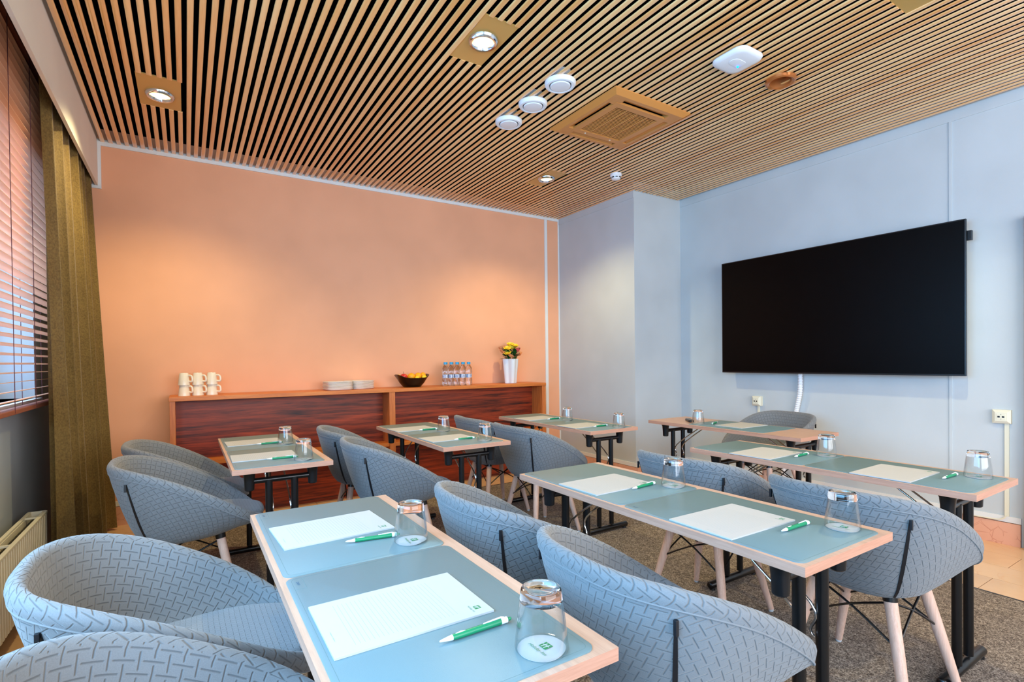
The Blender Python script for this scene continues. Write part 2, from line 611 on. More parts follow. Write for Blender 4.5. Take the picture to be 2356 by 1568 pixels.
# ceiling: black void with lacquered slats hung below it
ce = struct('ceiling', MB().box(-1.1, XW + .2, YN - .2, YB + .2, ZC + .10, ZC + .3).mesh('ceiling', 'black_void'), 'black ceiling void behind wooden slats')
PITCH_S, SW, SD = 0.05, 0.0285, 0.006
LAMPS = [(-0.112, 3.90, .20, .43, 3.925), (1.353, 2.408, .18, .40, 2.40), (2.862, 3.91, .16, .41, 3.91), (2.94, .93, .18, .40, .93)]
HOLES = [(x - a / 2, x + a / 2, y - b / 2, y + b / 2) for x, y, a, b, _ in LAMPS] + [(2.275, 2.945, 2.375, 3.035), (3.023, 3.133, 1.73, 1.86)]
def slat_me(L):
    b = 0.004
    sec = [(-SW / 2, SD), (-SW / 2, b), (-SW / 2 + b * .3, b * .3), (-SW / 2 + b, 0), (SW / 2 - b, 0), (SW / 2 - b * .3, b * .3), (SW / 2, b), (SW / 2, SD)]
    n = len(sec)
    m = MB()
    m.add([(x, -L / 2, z) for x, z in sec] + [(x, L / 2, z) for x, z in sec],
          [tuple(range(n)), tuple(range(n, 2 * n))[::-1]] + [(i, (i + 1) % n, n + (i + 1) % n, n + i) for i in range(n)])
    return m.mesh('slat', 'slat', True, 0, 50)
scache = {}
def slat(x, y0, y1):
    k = round(y1 - y0, 3)
    if k < .02:
        return
    if k not in scache:
        scache[k] = slat_me(k)
    obj('slat', scache[k], ce, (x, (y0 + y1) / 2, ZC))
i = 0
while True:
    x = XL + .032 + PITCH_S * i
    i += 1
    if x > XW - .01:
        break
    y1 = YB - .012 if x < XP - .01 else YP - .006
    segs = [(YN + .02, y1)]
    for hx0, hx1, hy0, hy1 in HOLES:
        if hx0 - .008 < x < hx1 + .008:
            ns = []
            for a, b in segs:
                if hy0 > a and hy1 < b:
                    ns += [(a, hy0), (hy1, b)]
                else:
                    ns.append((a, b))
            segs = ns
    for a, b in segs:
        slat(x, a, b)

# pelmet and white edging
struct('trim_1', MB().box(XL - .018, XL, YN, YB - .012, 2.581, ZC + .1).mesh('trim_1', 'pelmet'), 'pale curtain pelmet board along the window')
mb = MB().box(XL, XP, YB - .012, YB, 2.885, ZC + .02).box(XL - .035, XL + .02, YB - .012, YB, 2.586, 2.885).box(XL - .06, XL + .02, YB - .012, YB, 2.56, 2.586)
struct('trim_2', mb.mesh('trim_2', 'white_paint'), 'white edging strip at the top of the orange wall')
struct('trim_3', MB().box(3.596, 3.634, YB - .014, YB, .145, 2.89).mesh('trim_3', 'white_paint', False, .003), 'white vertical cable channel on the orange wall')
struct('trim_4', MB().box(XP - .05, XP - .0, YB - .008, YB, .145, 2.885).mesh('trim_4', 'white_paint') , 'white corner strip beside the pillar').location = (0.035, 0, 0)
struct('trim_5', MB().box(XW - .006, XW, 1.412, 1.428, .185, 2.845).mesh('trim_5', 'wall_grey'), 'thin vertical strip on the screen wall')
mb = MB().box(XW - .006, XW, YN, YP, 2.845, ZC + .05).box(XP - .006, XP, YP, YB - .014, 2.845, ZC + .05)
struct('trim_6', mb.mesh('trim_6', 'wall_grey'), 'flat band at the top of the grey walls')

# marble skirting with a white strip above, tile by tile
def skirting(name, strip_name, label, axis, at, a, b, face):
    base = MB()
    me_s = MB()
    if axis == 'x':                          # wall plane x = at, runs along y
        base.box(at - .004, at, a, b, 0, .145)
        me_s.box(at - .010, at, a, b, .147, .185)
    else:
        base.box(a, b, at - .004, at, 0, .145)
        me_s.box(a, b, at - .010, at, .147, .185)
    s = struct(name, base.mesh(name, 'grout'), label)
    struct(strip_name, me_s.mesh(strip_name, 'white_paint'), 'white strip above the ' + label)
    L, p = .30, a
    while p < b - .01:
        q = min(p + L, b)
        k = ('sk', axis, round(q - p, 3))
        if k not in cache:
            h = (q - p) / 2 - .001
            cache[k] = (MB().box(-.012, 0, -h, h, 0, .143) if axis == 'x' else MB().box(-h, h, -.012, 0, 0, .143)).mesh('skirting_tile', 'marble')
        obj('skirting_tile', cache[k], s, (at - .004, (p + q) / 2, 0) if axis == 'x' else ((p + q) / 2, at - .004, 0))
        p = q
skirting('baseboard_right', 'trim_7', 'salmon marble skirting below the screen', 'x', XW, 1.06, YP - .02, -1)
skirting('baseboard_pillar', 'trim_8', 'salmon marble skirting on the pillar side', 'x', XP, YP - .016, YB - .02, -1)
skirting('baseboard_front', 'trim_9', 'salmon marble skirting on the pillar front', 'y', YP, XP - .004, XW - .02, -1)
skirting('baseboard_back', 'trim_10', 'salmon marble skirting along the orange wall', 'y', YB, XWIN, XP - .02, -1)
struct('door_1', MB().box(XW - .055, XW + .01, .93, 1.037, 0, 2.1).mesh('door_1', 'door_brown', False, .004), 'brown door frame at the end of the screen wall')

# window with frame, panes and sill
def window(name, w, label, glass=True):
    y0, y1, z0, z1 = w
    xo = XWIN - .20
    root = struct(name, MB().box(xo - .05, xo, y0, y1, z0, z0 + .07).box(xo - .05, xo, y0, y1, z1 - .07, z1).box(xo - .05, xo, y0, y0 + .07, z0 + .07, z1 - .07).box(xo - .05, xo, y1 - .07, y1, z0 + .07, z1 - .07).mesh(name, 'white_paint'), label)
    n = 3
    for k in range(1, n):
        ym = y0 + (y1 - y0) * k / n
        obj('mullion', MB().box(-.045, -.005, -.04, .04, 0, z1 - z0 - .14).mesh('mullion', 'white_paint'), root, (xo, ym, z0 + .07))
    if glass:
        for k in range(n):
            a, b = y0 + (y1 - y0) * k / n + .03, y0 + (y1 - y0) * (k + 1) / n - .03
            obj('glass_pane', MB().box(-.03, -.024, a, b, z0 + .06, z1 - .06).mesh('glass_pane', 'pane'), root, (xo, 0, 0))
    obj('window_sill', MB().box(xo, XWIN + .03, y0 - .02, y1 + .02, z0 - .03, z0).mesh('window_sill', 'white_paint'), root)
    return root
window('window_1', W1, 'white framed window behind the wooden blind')

window('window_2', W2, 'white framed window bay with its blind pulled up', False)
ew = struct('end_fill_frame', MB().box(-.06, 3.86, YN, YN + .035, .74, .80).box(-.06, 3.86, YN, YN + .035, 2.70, 2.76).box(-.06, 0, YN, YN + .035, .80, 2.70).box(3.8, 3.86, YN, YN + .035, .80, 2.70).mesh('end_fill_frame', 'white_paint'), 'added white frame and panel behind the end fill light')  # added frame on the solid end wall, made up to house the fill light
obj('end_fill_backing', MB().box(0, 3.8, YN + .004, YN + .008, .80, 2.70).mesh('end_fill_backing', 'white_paint'), ew)  # added panel in the shape of a blind, unseen, backs the fill light

# ------------------------------------------------------------------ house across the street
fc = thing('house_front', 'pale house front with white columns seen through the blind', 'building', (-6.0, 8, -6))
obj('wall', MB().box(-.3, 0, -26, 50, 0, 12).mesh('wall', 'facade'), fc)
pm = MB().box(0, .25, -.22, .22, 0, 11).mesh('column', 'white_paint')
wm = MB().box(0, .03, -.5, .5, 3.2, 7.5).mesh('house_window', 'facade_dark')
for k in range(12):
    obj('column', pm, fc, (0, -3 + k * 3.0, 0))
    obj('house_window', wm, fc, (0, -1.5 + k * 3.0, 0))

# ------------------------------------------------------------------ venetian blind
vb = thing('venetian_blind', 'red-brown wooden venetian blind with open slats at the window', 'blind', (-0.70, 3.2, 0))
bl0, bl1 = -1.15, 1.1
sec = MB()
sl = MB()
tilt = math.radians(7)
hw = .025
dx, dz = hw * math.cos(tilt), hw * math.sin(tilt)
sl.add([(-dx, bl0, -dz), (dx, bl0, dz), (dx, bl1, dz), (-dx, bl1, -dz), (-dx, bl0, -dz + .003), (dx, bl0, dz + .003), (dx, bl1, dz + .003), (-dx, bl1, -dz + .003)],
       [(3, 2, 1, 0), (4, 5, 6, 7), (0, 1, 5, 4), (1, 2, 6, 5), (2, 3, 7, 6), (3, 0, 4, 7)])
slm = sl.mesh('blind_slat', 'blind')
for k in range(40):
    obj('blind_slat', slm, vb, (0, 0, 1.062 + k * .0445))
obj('bottom_rail', MB().box(-.027, .027, bl0, bl1, 1.004, 1.026).mesh('bottom_rail', 'blind_rail', False, .003), vb)
obj('head_rail', MB().box(-.03, .03, bl0, bl1, 2.84, 2.9).mesh('head_rail', 'blind_rail'), vb)
cm = MB().tube([(.027, 0, 1.01), (.027, 0, 2.85)], .0016, 5).tube([(-.027, 0, 1.01), (-.027, 0, 2.85)], .0016, 5).mesh('ladder_cord', 'cord')
for yy in (-.55, .06, .46, .9):
    obj('ladder_cord', cm, vb, (0, yy, 0))

# ------------------------------------------------------------------ curtain
def curtain():
    y0, y1, z0, z1 = 3.63, 4.90, 0.02, 2.84
    ny, nz = 150, 26
    m = MB()
    vs = []
    for j in range(nz + 1):
        t = j / nz                       # 0 bottom, 1 top
        z = z0 + (z1 - z0) * t
        fl_ = (1 - t)
        amp = .030 + .045 * fl_ ** 1.2
        cx = -.600 + .035 * fl_
        ys = y0 - .00 * fl_
        for i in range(ny + 1):
            s = i / ny
            ph = s * 2 * PI * 6.5 + .5 * math.sin(s * 9) + .25 * math.sin(3 * t + s * 5)
            x = cx + amp * math.sin(ph) * (0.75 + .25 * math.sin(s * 13 + 1)) + .045 * fl_ * s
            x -= .03 * max(0, 1 - s * 9) 
            y = ys + (y1 - ys) * s + .018 * math.sin(ph * 2 + 1) * (0.5 + fl_ * .5)
            vs.append((x, min(y, YB - .03), z))
    W = ny + 1
    fs = [(j * W + i, j * W + i + 1, (j + 1) * W + i + 1, (j + 1) * W + i) for j in range(nz) for i in range(ny)]
    # back face for cloth thickness
    N = len(vs)
    vs2 = [(x - .006, y, z) for x, y, z in vs]
    fs2 = [tuple(reversed([a + N for a in f])) for f in fs]
    rim = [(i, N + i, N + i + 1, i + 1) for i in range(ny)] + [(j * W, (j + 1) * W, N + (j + 1) * W, N + j * W) for j in range(nz)]
    m.add(vs + vs2, fs + fs2 + rim)
    return m.mesh('curtain', 'curtain', True, 0, 80)
tag(obj('curtain', curtain()), 'long olive-brown curtain gathered in folds beside the orange wall', 'curtain')

# ------------------------------------------------------------------ radiator
rd = thing('radiator', 'cream fluted panel radiator under the window', 'radiator', (-.65, 2.6, .10))
ra, rb = -1.6, 1.12
m = MB()
pts = []
y = ra
k = 0
while y < rb:
    pts += [(0.0, y), (0.0, y + .022), (-.007, y + .026), (-.007, y + .032)]
    y += .036
n = len(pts)
vs = [(x, yy, .0) for x, yy in pts] + [(x, yy, .335) for x, yy in pts]
m.add(vs, [(i, i + 1, n + i + 1, n + i) for i in range(n - 1)])
m.box(-.018, -.010, ra, rb, 0, .335)
obj('front_panel', m.mesh('front_panel', 'radiator'), rd)
obj('back_panel', MB().box(-.078, -.062, ra, rb, 0, .335).mesh('back_panel', 'radiator'), rd)
m = MB()
y = ra
while y < rb:
    m.box(-.058, -.022, y, y + .006, .02, .31)
    y += .02
obj('convector_fins', m.mesh('convector_fins', 'radiator_dark'), rd)
obj('top_rail', MB().box(-.016, .003, ra, rb, .335, .347).mesh('top_rail', 'radiator', False, .002), rd)
obj('top_rail', MB().box(-.080, -.064, ra, rb, .335, .347).mesh('top_rail', 'radiator', False, .002), rd)
bm_ = MB().box(-.064, -.016, -.008, .008, .336, .345).mesh('top_crossbar', 'radiator')
for yy in (-1.5, -1.0, -.5, 0, .5, 1.0):
    obj('top_crossbar', bm_, rd, (0, yy, 0))
obj('end_cap', MB().box(-.078, -.004, rb, rb + .006, 0, .347).mesh('end_cap', 'radiator'), rd)
for yy in (-1.2, .8):
    obj('foot', MB().box(-.05, -.03, yy, yy + .03, -.10, .01).mesh('foot', 'radiator'), rd)

# ------------------------------------------------------------------ ceiling fittings
def downlight(i, x, y, a, b, yl, label):
    t = thing('downlight', label, 'lamp', (x, y, ZC + .004), 0, 'gold square downlights in the slat ceiling')
    obj('mounting_plate', MB().box(-a / 2 - .012, a / 2 + .012, -b / 2, b / 2, 0, .006).mesh('mounting_plate', 'brass_plate'), t)
    ly = yl - y
    r = obj('lens_ring', MB().lathe([(.052, -.004), (.060, -.016), (.070, -.018), (.078, -.010), (.080, .0), (.052, .0)], 28, (0, ly, 0), True).mesh('lens_ring', 'chrome', True), t)
    obj('bulb', MB().lathe([(.0001, -.006), (.03, -.007), (.052, -.003), (.052, 0), (.0001, 0)], 24, (0, ly, 0)).mesh('bulb', 'lamp_glow', True), t)
    obj('glass_dish', MB().lathe([(.058, -.017), (.045, -.026), (.02, -.030), (.0001, -.031)], 24, (0, ly, 0)).mesh('glass_dish', 'pane', True), t)
    l = bpy.data.lights.new('downlight_beam', 'SPOT')
    l.energy, l.color = LAMP_POWER, LAMP_COLOR
    l.spot_size, l.spot_blend, l.shadow_soft_size = math.radians(134), .75, .03
    lo = bpy.data.objects.new('downlight_beam', l)
    col.objects.link(lo)
    lo.parent = t
    lo.location = (0, ly, -.045)
DL = ['gold downlight in slat ceiling beside the curtain pelmet', 'gold downlight in slat ceiling above the middle tables', 'gold downlight in slat ceiling near the pillar corner',
      'gold downlight in slat ceiling toward the brown door frame']
for i, L in enumerate(LAMPS):
    downlight(i, *L, DL[i])

VL = ['round white air valve nearest the orange wall, end of three', 'round white air valve in the middle of a row of three', 'round white air valve farthest from orange wall in row of three']
for (x, y), lb in zip(((1.950, 3.105), (1.952, 2.808), (1.950, 2.512)), VL):
    t = thing('air_valve', lb, 'air valve', (x, y, ZC), 0, 'round white air valves in the ceiling')
    obj('flange', MB().lathe([(.068, .002), (.066, -.016), (.074, -.024), (.086, -.022), (.094, -.012), (.095, .002)], 36, closed=True).mesh('flange', 'white_plastic', True), t)
    obj('disc', MB().lathe([(.0001, -.028), (.045, -.0275), (.058, -.026), (.062, -.020), (.060, -.012), (.0001, -.010)], 36).mesh('disc', 'white_plastic', True), t)
    obj('duct_collar', MB().lathe([(.066, -.012), (.068, .06)], 24).mesh('duct_collar', 'white_plastic', True), t)

# air conditioning cassette
ac = thing('ceiling_air_conditioner', 'caramel square air conditioning cassette set in the slat ceiling', 'air conditioner', (2.61, 2.705, ZC))
h, zb = .345, -.028
def frame_strip(m, rot):
    c, s_ = math.cos(rot), math.sin(rot)
    def R(p):
        return (c * p[0] - s_ * p[1], s_ * p[0] + c * p[1], p[2])
    a, b = .345, .282
    v = [(-a, -a, .002), (a, -a, .002), (a, -a, -.006), (-a, -a, -.006), (-a + .035, -a + .035, zb), (a - .035, -a + .035, zb), (b, -b, zb), (-b, -b, zb), (b, -b, .002), (-b, -b, .002)]
    m.add([R(p) for p in v], [(0, 1, 2, 3), (3, 2, 5, 4), (4, 5, 6, 7), (7, 6, 8, 9), (0, 9, 8, 1), (0, 3, 4, 7, 9), (1, 8, 6, 5, 2)])
m = MB()
for k in range(4):
    frame_strip(m, k * PI / 2)
for sx in (-1, 1):
    for sy in (-1, 1):
        x0, x1 = sorted((sx * .205, sx * .283)); y0, y1 = sorted((sy * .205, sy * .283))
        m.box(x0, x1, y0, y1, zb, 0)
obj('outer_frame', m.mesh('outer_frame', 'ac_gold', False), ac)
m = MB()
for k in range(4):
    c, s_ = round(math.cos(k * PI / 2)), round(math.sin(k * PI / 2))
    p = [(-.236, -.236), (.236, -.236), (.19, -.19), (-.19, -.19)]
    m.prism([(c * x - s_ * y, s_ * x + c * y) for x, y in p], zb - .002, zb + .012)
obj('centre_panel', m.mesh('centre_panel', 'ac_gold'), ac)
obj('dark_cavity', MB().box(-.30, .30, -.30, .30, .004, .03).mesh('dark_cavity', 'black_void'), ac)
gm = MB().box(-.19, .19, -.0026, .0026, -.002, .002).mesh('grille_bar', 'ac_gold')
for k in range(24):
    obj('grille_bar', gm, ac, (0, -.184 + k * .016, zb + .004))
gm2 = MB().box(-.003, .003, -.19, .19, -.003, .003).mesh('grille_rib', 'ac_gold')
for k in (-1, 0, 1):
    obj('grille_rib', gm2, ac, (k * .095, 0, zb + .001))
fm = MB().box(-.195, .195, -.016, .016, -.003, .003).mesh('air_flap', 'ac_gold')
for k in range(4):
    a = k * PI / 2
    obj('air_flap', fm, ac, (.262 * math.sin(a), -.262 * math.cos(a), zb + .014), (.35, 0, a))
km = MB().lathe([(.0001, -.004), (.006, -.003), (.006, 0)], 10).mesh('latch', 'cream_plastic', True)
for k in (-.12, .12):
    obj('latch', km, ac, (k, .214, zb - .002))

# access point
def rounded(w, d, r, n=6):
    p = []
    for cx, cy, a0 in ((w / 2 - r, d / 2 - r, 0), (-w / 2 + r, d / 2 - r, PI / 2), (-w / 2 + r, -d / 2 + r, PI), (w / 2 - r, -d / 2 + r, 1.5 * PI)):
        for k in range(n + 1):
            a = a0 + PI / 2 * k / n
            p.append((cx + r * math.cos(a), cy + r * math.sin(a)))
    return p
ap = thing('wifi_access_point', 'white rounded square wireless access point with blue light on ceiling', 'access point', (2.635, 1.785, ZC - .004))
def loft(m, rings, cap0=True, cap1=True):
    n = len(rings[0])
    vs = [p for r in rings for p in r]
    fs = [(i * n + k, i * n + (k + 1) % n, (i + 1) * n + (k + 1) % n, (i + 1) * n + k) for i in range(len(rings) - 1) for k in range(n)]
    if cap0: fs.append(tuple(range(n))[::-1])
    if cap1: fs.append(tuple(range((len(rings) - 1) * n, len(rings) * n)))
    return m.add(vs, fs)
def rr(w, d, r, z):
    return [(x, y, z) for x, y in rounded(w, d, r)]
obj('housing', loft(MB(), [rr(.19, .19, .04, 0), rr(.215, .215, .055, -.006), rr(.218, .218, .056, -.014), rr(.205, .205, .05, -.024), rr(.17, .17, .05, -.029), rr(.08, .08, .035, -.030)]).mesh('housing', 'white_plastic', True, 0, 60), ap)
obj('oval_emblem', loft(MB(), [rr(.105, .06, .03, -.028), rr(.105, .06, .03, -.0315), rr(.098, .053, .026, -.032)]).mesh('oval_emblem', 'white_plastic', True), ap, (0, 0.0, 0))
obj('led', MB().sphere((.03, .018, -.033), .0065).mesh('led', 'led', True), ap)
cu = thing('copper_spot_ring', 'round copper recessed ring set in the slat ceiling', 'ceiling ring', (3.078, 1.795, ZC))
obj('rim', MB().lathe([(.060, .0), (.062, -.014), (.075, -.020), (.084, -.014), (.086, .002)], 36, closed=True).mesh('rim', 'copper', True), cu)
obj('cup', MB().lathe([(.061, -.01), (.056, .03), (.0001, .032)], 32).mesh('cup', 'copper', True), cu)
sm = thing('smoke_detector', 'small white smoke detector with dark slots on the ceiling', 'smoke detector', (3.332, 3.485, ZC))
obj('base', MB().lathe([(.0001, .0), (.052, .0), (.053, -.018), (.046, -.026), (.0001, -.026)], 28).mesh('base', 'white_plastic', True), sm)
obj('sensor_head', MB().lathe([(.044, -.026), (.040, -.045), (.030, -.052), (.0001, -.054)], 28).mesh('sensor_head', 'white_plastic', True), sm)
m = MB()
for k in range(8):
    a = k * PI / 4 + .2
    pts = []
    for (r, z) in ((.0445, -.030), (.0425, -.040)):
        for da in (-.26, 0, .26):
            pts.append(((r + .0012) * math.cos(a + da), (r + .0012) * math.sin(a + da), z))
    m.add(pts, [(0, 1, 4, 3), (1, 2, 5, 4)])
obj('slots', m.mesh('slots', 'black_plastic'), sm)

# ------------------------------------------------------------------ screen wall
tv = thing('wall_screen', 'large black flat television screen mounted on the grey wall', 'television', (4.366, 2.218, 1.093))
TW, TH = 1.84 / 2, 1.041
obj('bezel', MB().box(.0, .022, -TW, TW, 0, TH).mesh('bezel', 'black_plastic', False, .002), tv)
obj('screen', MB().box(-.0015, .0, -TW + .008, TW - .008, .012, TH - .008).mesh('screen', 'screen'), tv)
obj('rear_housing', MB().box(.022, .062, -TW + .012, TW - .012, .012, TH - .012).mesh('rear_housing', 'cream_plastic', False, .004), tv)
obj('wall_bracket', MB().box(.062, .134, -.4, .4, .3, .75).mesh('wall_bracket', 'black_metal'), tv)
d_ = obj('side_receiver', MB().box(.03, .055, -TW - .022, -TW + .012, .90, .965).mesh('side_receiver', 'black_plastic', False, .003), tv)
obj('sticker', MB().box(.032, .05, -TW + .0115, -TW + .0135, .80, .86).mesh('sticker', 'grey_plastic'), tv)
# spiral cable tube
m = MB()
pts, rad = [], []
ctrl = [(4.455, 2.440, 1.10), (4.460, 2.444, .95), (4.468, 2.470, .82), (4.472, 2.500, .70), (4.472, 2.56, .5), (4.472, 2.60, .25), (4.470, 2.60, .02)]
def spline(c, n=12):
    out = []
    c = [Vector(p) for p in c]
    for i in range(len(c) - 1):
        p0, p1, p2, p3 = c[max(i - 1, 0)], c[i], c[i + 1], c[min(i + 2, len(c) - 1)]
        for k in range(n):
            t = k / n
            out.append(.5 * ((2 * p1) + (p2 - p0) * t + (2 * p0 - 5 * p1 + 4 * p2 - p3) * t * t + (3 * p1 - p0 - 3 * p2 + p3) * t ** 3))
    out.append(c[-1])
    return out
sp_ = spline(ctrl, 28)
for k, p in enumerate(sp_):
    pts.append(p)
    rad.append(.0195 if k % 4 else .0150)
tag(obj('spiral_cable_tube', m.tube(pts, rad, 12).mesh('spiral_cable_tube', 'white_plastic', True, 0, 80)), 'white ribbed cable tube hanging from the screen down the wall', 'cable tube')
def socket(y, z, w, hgt, dep, label):
    t = thing('wall_socket', label, 'socket', (XW, y, z))
    a, b = w / 2, hgt / 2
    loft_m = MB()
    r = lambda q, x: [(x, -a + q, -b + q), (x, a - q, -b + q), (x, a - q, b - q), (x, -a + q, b - q)]
    obj('housing', loft(loft_m, [r(0, 0), r(0, -dep * .7), r(.016, -dep)]).mesh('housing', 'cream_plastic'), t)
    obj('insert', MB().box(-dep - .002, -dep, -.022, .022, -.02, .02).mesh('insert', 'cream_plastic', False, .0008), t)
    jm = MB().box(-dep - .0028, -dep - .0018, -.006, .006, -.005, .005).mesh('jack', 'black_plastic')
    for s_ in (-1, 1):
        obj('jack', jm, t, (0, s_ * .011, -.001))
    scm = MB().box(-dep - .0028, -dep - .0018, -.0018, .0018, -.0018, .0018).mesh('screw', 'grey_plastic')
    for s_ in (-1, 1):
        obj('screw', scm, t, (0, 0, s_ * .015))
    return t
socket(2.853, .831, .085, .088, .045, 'small cream double data socket box below the screen')
socket(1.150, .831, .092, .088, .034, 'large cream double data socket box beside the brown door frame')
for (y, z1, w, lb) in ((2.846, .787, .02, 'cream cable duct below the small socket box under the screen'), (1.128, .787, .022, 'cream cable duct below the large socket by the door frame')):
    t = tag(obj('cable_duct', MB().box(XW - .012, XW, y - w / 2, y + w / 2, .185, z1).mesh('cable_duct', 'cream_plastic', False, .002)), lb, 'cable duct')
tag(obj('floor_cable', MB().tube(spline([(XW - .02, 1.128, .19), (XW - .022, 1.15, .165), (XW - .024, 1.22, .155), (XW - .024, 1.5, .152), (XW - .024, 1.9, .152)], 6), .004, 6).mesh('floor_cable', 'cream_plastic', True)), 'thin cream cable leading off the duct along the marble skirting', 'cable')

# ------------------------------------------------------------------ sideboard
SF, SB_, ST = 4.594, YB - .016, .985
sb = thing('sideboard', 'long orange oak sideboard shelf with dark walnut back against orange wall', 'sideboard', (1.61, SF, 0))
ox = -1.61
sx0, sx1 = -.112 + ox, 3.33 + ox
obj('top_board', MB().box(sx0, sx1, 0, SB_ - SF, ST - .032, ST).mesh('top_board', 'sb_wood', False, .002), sb)
PD = .20
obj('end_panel', MB().box(sx0 + .004, sx0 + .040, .004, SB_ - SF, .0, ST - .032).mesh('end_panel', 'sb_wood_v', False, .0015), sb)
obj('end_panel', MB().box(sx1 - .052, sx1 - .004, .004, SB_ - SF, .0, ST - .032).mesh('end_panel', 'sb_wood_v', False, .0015), sb)
obj('divider', MB().box(1.567 + ox, 1.622 + ox, .004, PD, .0, ST - .032).mesh('divider', 'sb_wood_v', False, .0015), sb)
bp0, bp1 = sx0 + .040, 1.567 + ox
obj('back_panel', MB().box(sx0 + .040, sx1 - .052, PD, PD + .018, .0, ST - .032).mesh('back_panel', 'walnut'), sb)
for a, b in ((sx0 + .040, 1.567 + ox), (1.622 + ox, sx1 - .052)):
    obj('shelf', MB().box(a, b, .02, PD, .455, .487).mesh('shelf', 'sb_wood', False, .0015), sb)

# things on the sideboard
mug_b = MB().lathe([(.0001, .094), (.027, .094), (.031, .088), (.040, .012), (.0415, .0), (.0385, .0), (.0365, .012), (.028, .082), (.0001, .086)], 28).mesh('mug_body', 'ceramic', True, 0, 50)
hp = spline([(.036, 0, .028), (.056, 0, .026), (.064, 0, .034), (.062, 0, .060), (.052, 0, .072), (.031, 0, .074)], 4)
mug_h = MB().tube(hp, [.0075] * len(hp), 8).mesh('mug_handle', 'ceramic', True, 0, 60)
MUG = ['left', 'middle', 'right']
MW = ['mug pair at the sideboard end near the curtain', 'middle mug pair on the sideboard', 'mug pair beside the plates side of the mug row']
MW = ['stack nearest the curtain', 'middle stack of three', 'stack nearest the white plates']
for k, x in enumerate((-.014, .078, .173)):
    for lv in (0, 1):
        t = thing('mug', ('upper' if lv else 'lower') + ' cream mug turned upside down, ' + MW[k] + ' on sideboard', 'mug', (x, 4.775, ST + lv * .083), -.55 + .15 * (k == 2), 'upturned cream mugs on the sideboard')
        obj('body', mug_b, t)
        obj('handle', mug_h, t)
plm = loft(MB(), [rr(.17, .17, .04, 0), rr(.212, .212, .055, .002), rr(.226, .226, .06, .006), rr(.230, .230, .062, .0115), rr(.224, .224, .06, .0125), rr(.20, .20, .05, .0065), rr(.15, .15, .04, .004)]).mesh('plate', 'plate', True, 0, 50)
for sx, yy, rz, nm in ((1.150, 4.77, .12, 'stack nearer the mugs'), (1.358, 4.83, .5, 'stack nearer the fruit bowl')):
    for k in range(7):
        t = obj('plate', plm, None, (sx + .002 * math.sin(k * 2.1), yy, ST + .0108 * k), (0, 0, rz + .02 * math.cos(k * 3)))
        ordn = ['bottom', 'second lowest', 'third lowest', 'middle', 'third highest', 'second highest', 'top'][k]
        tag(t, ordn + ' white square plate of the ' + nm, 'plate', 'white plates on the sideboard')
# fruit bowl: boat-shaped
def bowl():
    m = MB()
    rings = []
    n = 40
    def ring(ax, ay, z0, lift, sq=.75):
        out = []
        for k in range(n):
            a = 2 * PI * k / n
            c, s_ = math.cos(a), math.sin(a)
            x = ax * math.copysign(abs(c) ** sq, c)
            y = ay * math.copysign(abs(s_) ** sq, s_)
            out.append((x, y, z0 + lift * abs(c) ** 3))
        return out
    rings = [ring(.07, .06, 0, 0), ring(.085, .07, .004, 0), ring(.118, .095, .04, .005), ring(.150, .115, .078, .022), ring(.166, .124, .088, .036), ring(.160, .119, .089, .036),
             ring(.140, .108, .076, .022), ring(.105, .085, .042, .005), ring(.07, .06, .012, 0)]
    return loft(m, rings).mesh('bowl', 'bowl', True, 0, 50)
bx, by = 1.857, 4.78
tag(obj('fruit_bowl', bowl(), None, (bx, by, ST), (0, 0, .1)), 'black boat-shaped bowl holding fruit on the sideboard', 'bowl')
def fruit(name, label, x, y, z, r, mt, sq=(1, 1, 1), stem=False, cat='fruit'):
    t = thing(name, label, cat, (bx + x, by + y, ST + z), random.random() * 6, 'fruit in the black bowl')
    obj('flesh', MB().sphere((0, 0, 0), r, 18, 12, sq).mesh('flesh', mt, True), t)
    if stem:
        obj('stem', MB().tube([(0, 0, r * .8), (.002, 0, r * 1.25), (.006, 0, r * 1.45)], .0018, 5).mesh('stem', 'stem', True), t)
    else:
        obj('stem_scar', MB().sphere((0, 0, r * sq[2] * .98), .004, 8, 5, (1, 1, .4)).mesh('stem_scar', 'stem', True), t)
fruit('apple', 'red apple with stem in the black fruit bowl', -.092, -.022, .098, .036, 'apple', (1, 1, .9), True)
fruit('orange', 'orange beside the red apple in the black bowl', -.018, -.034, .100, .037, 'orange')
fruit('orange', 'orange at the back behind the red apple in bowl', -.055, .048, .092, .035, 'orange')
fruit('orange', 'orange in the middle of the fruit bowl', .056, -.018, .102, .036, 'orange')
fruit('orange', 'orange deep in the bowl against its back rim', .022, .050, .094, .034, 'orange')
fruit('orange', 'orange at the bottle end of the bowl', .119, .010, .110, .029, 'orange')
fruit('lemon', 'yellow lemon at the front of the fruit bowl', .100, -.066, .094, .022, 'lemon', (1.2, .9, .9))
fruit('lemon', 'yellow lemon low at the plate end of bowl', -.124, .032, .104, .021, 'lemon', (1.2, .9, .9))
fruit('lemon', 'yellow lemon under the oranges at bowl front', .020, -.088, .088, .021, 'lemon', (1.2, .9, .9))
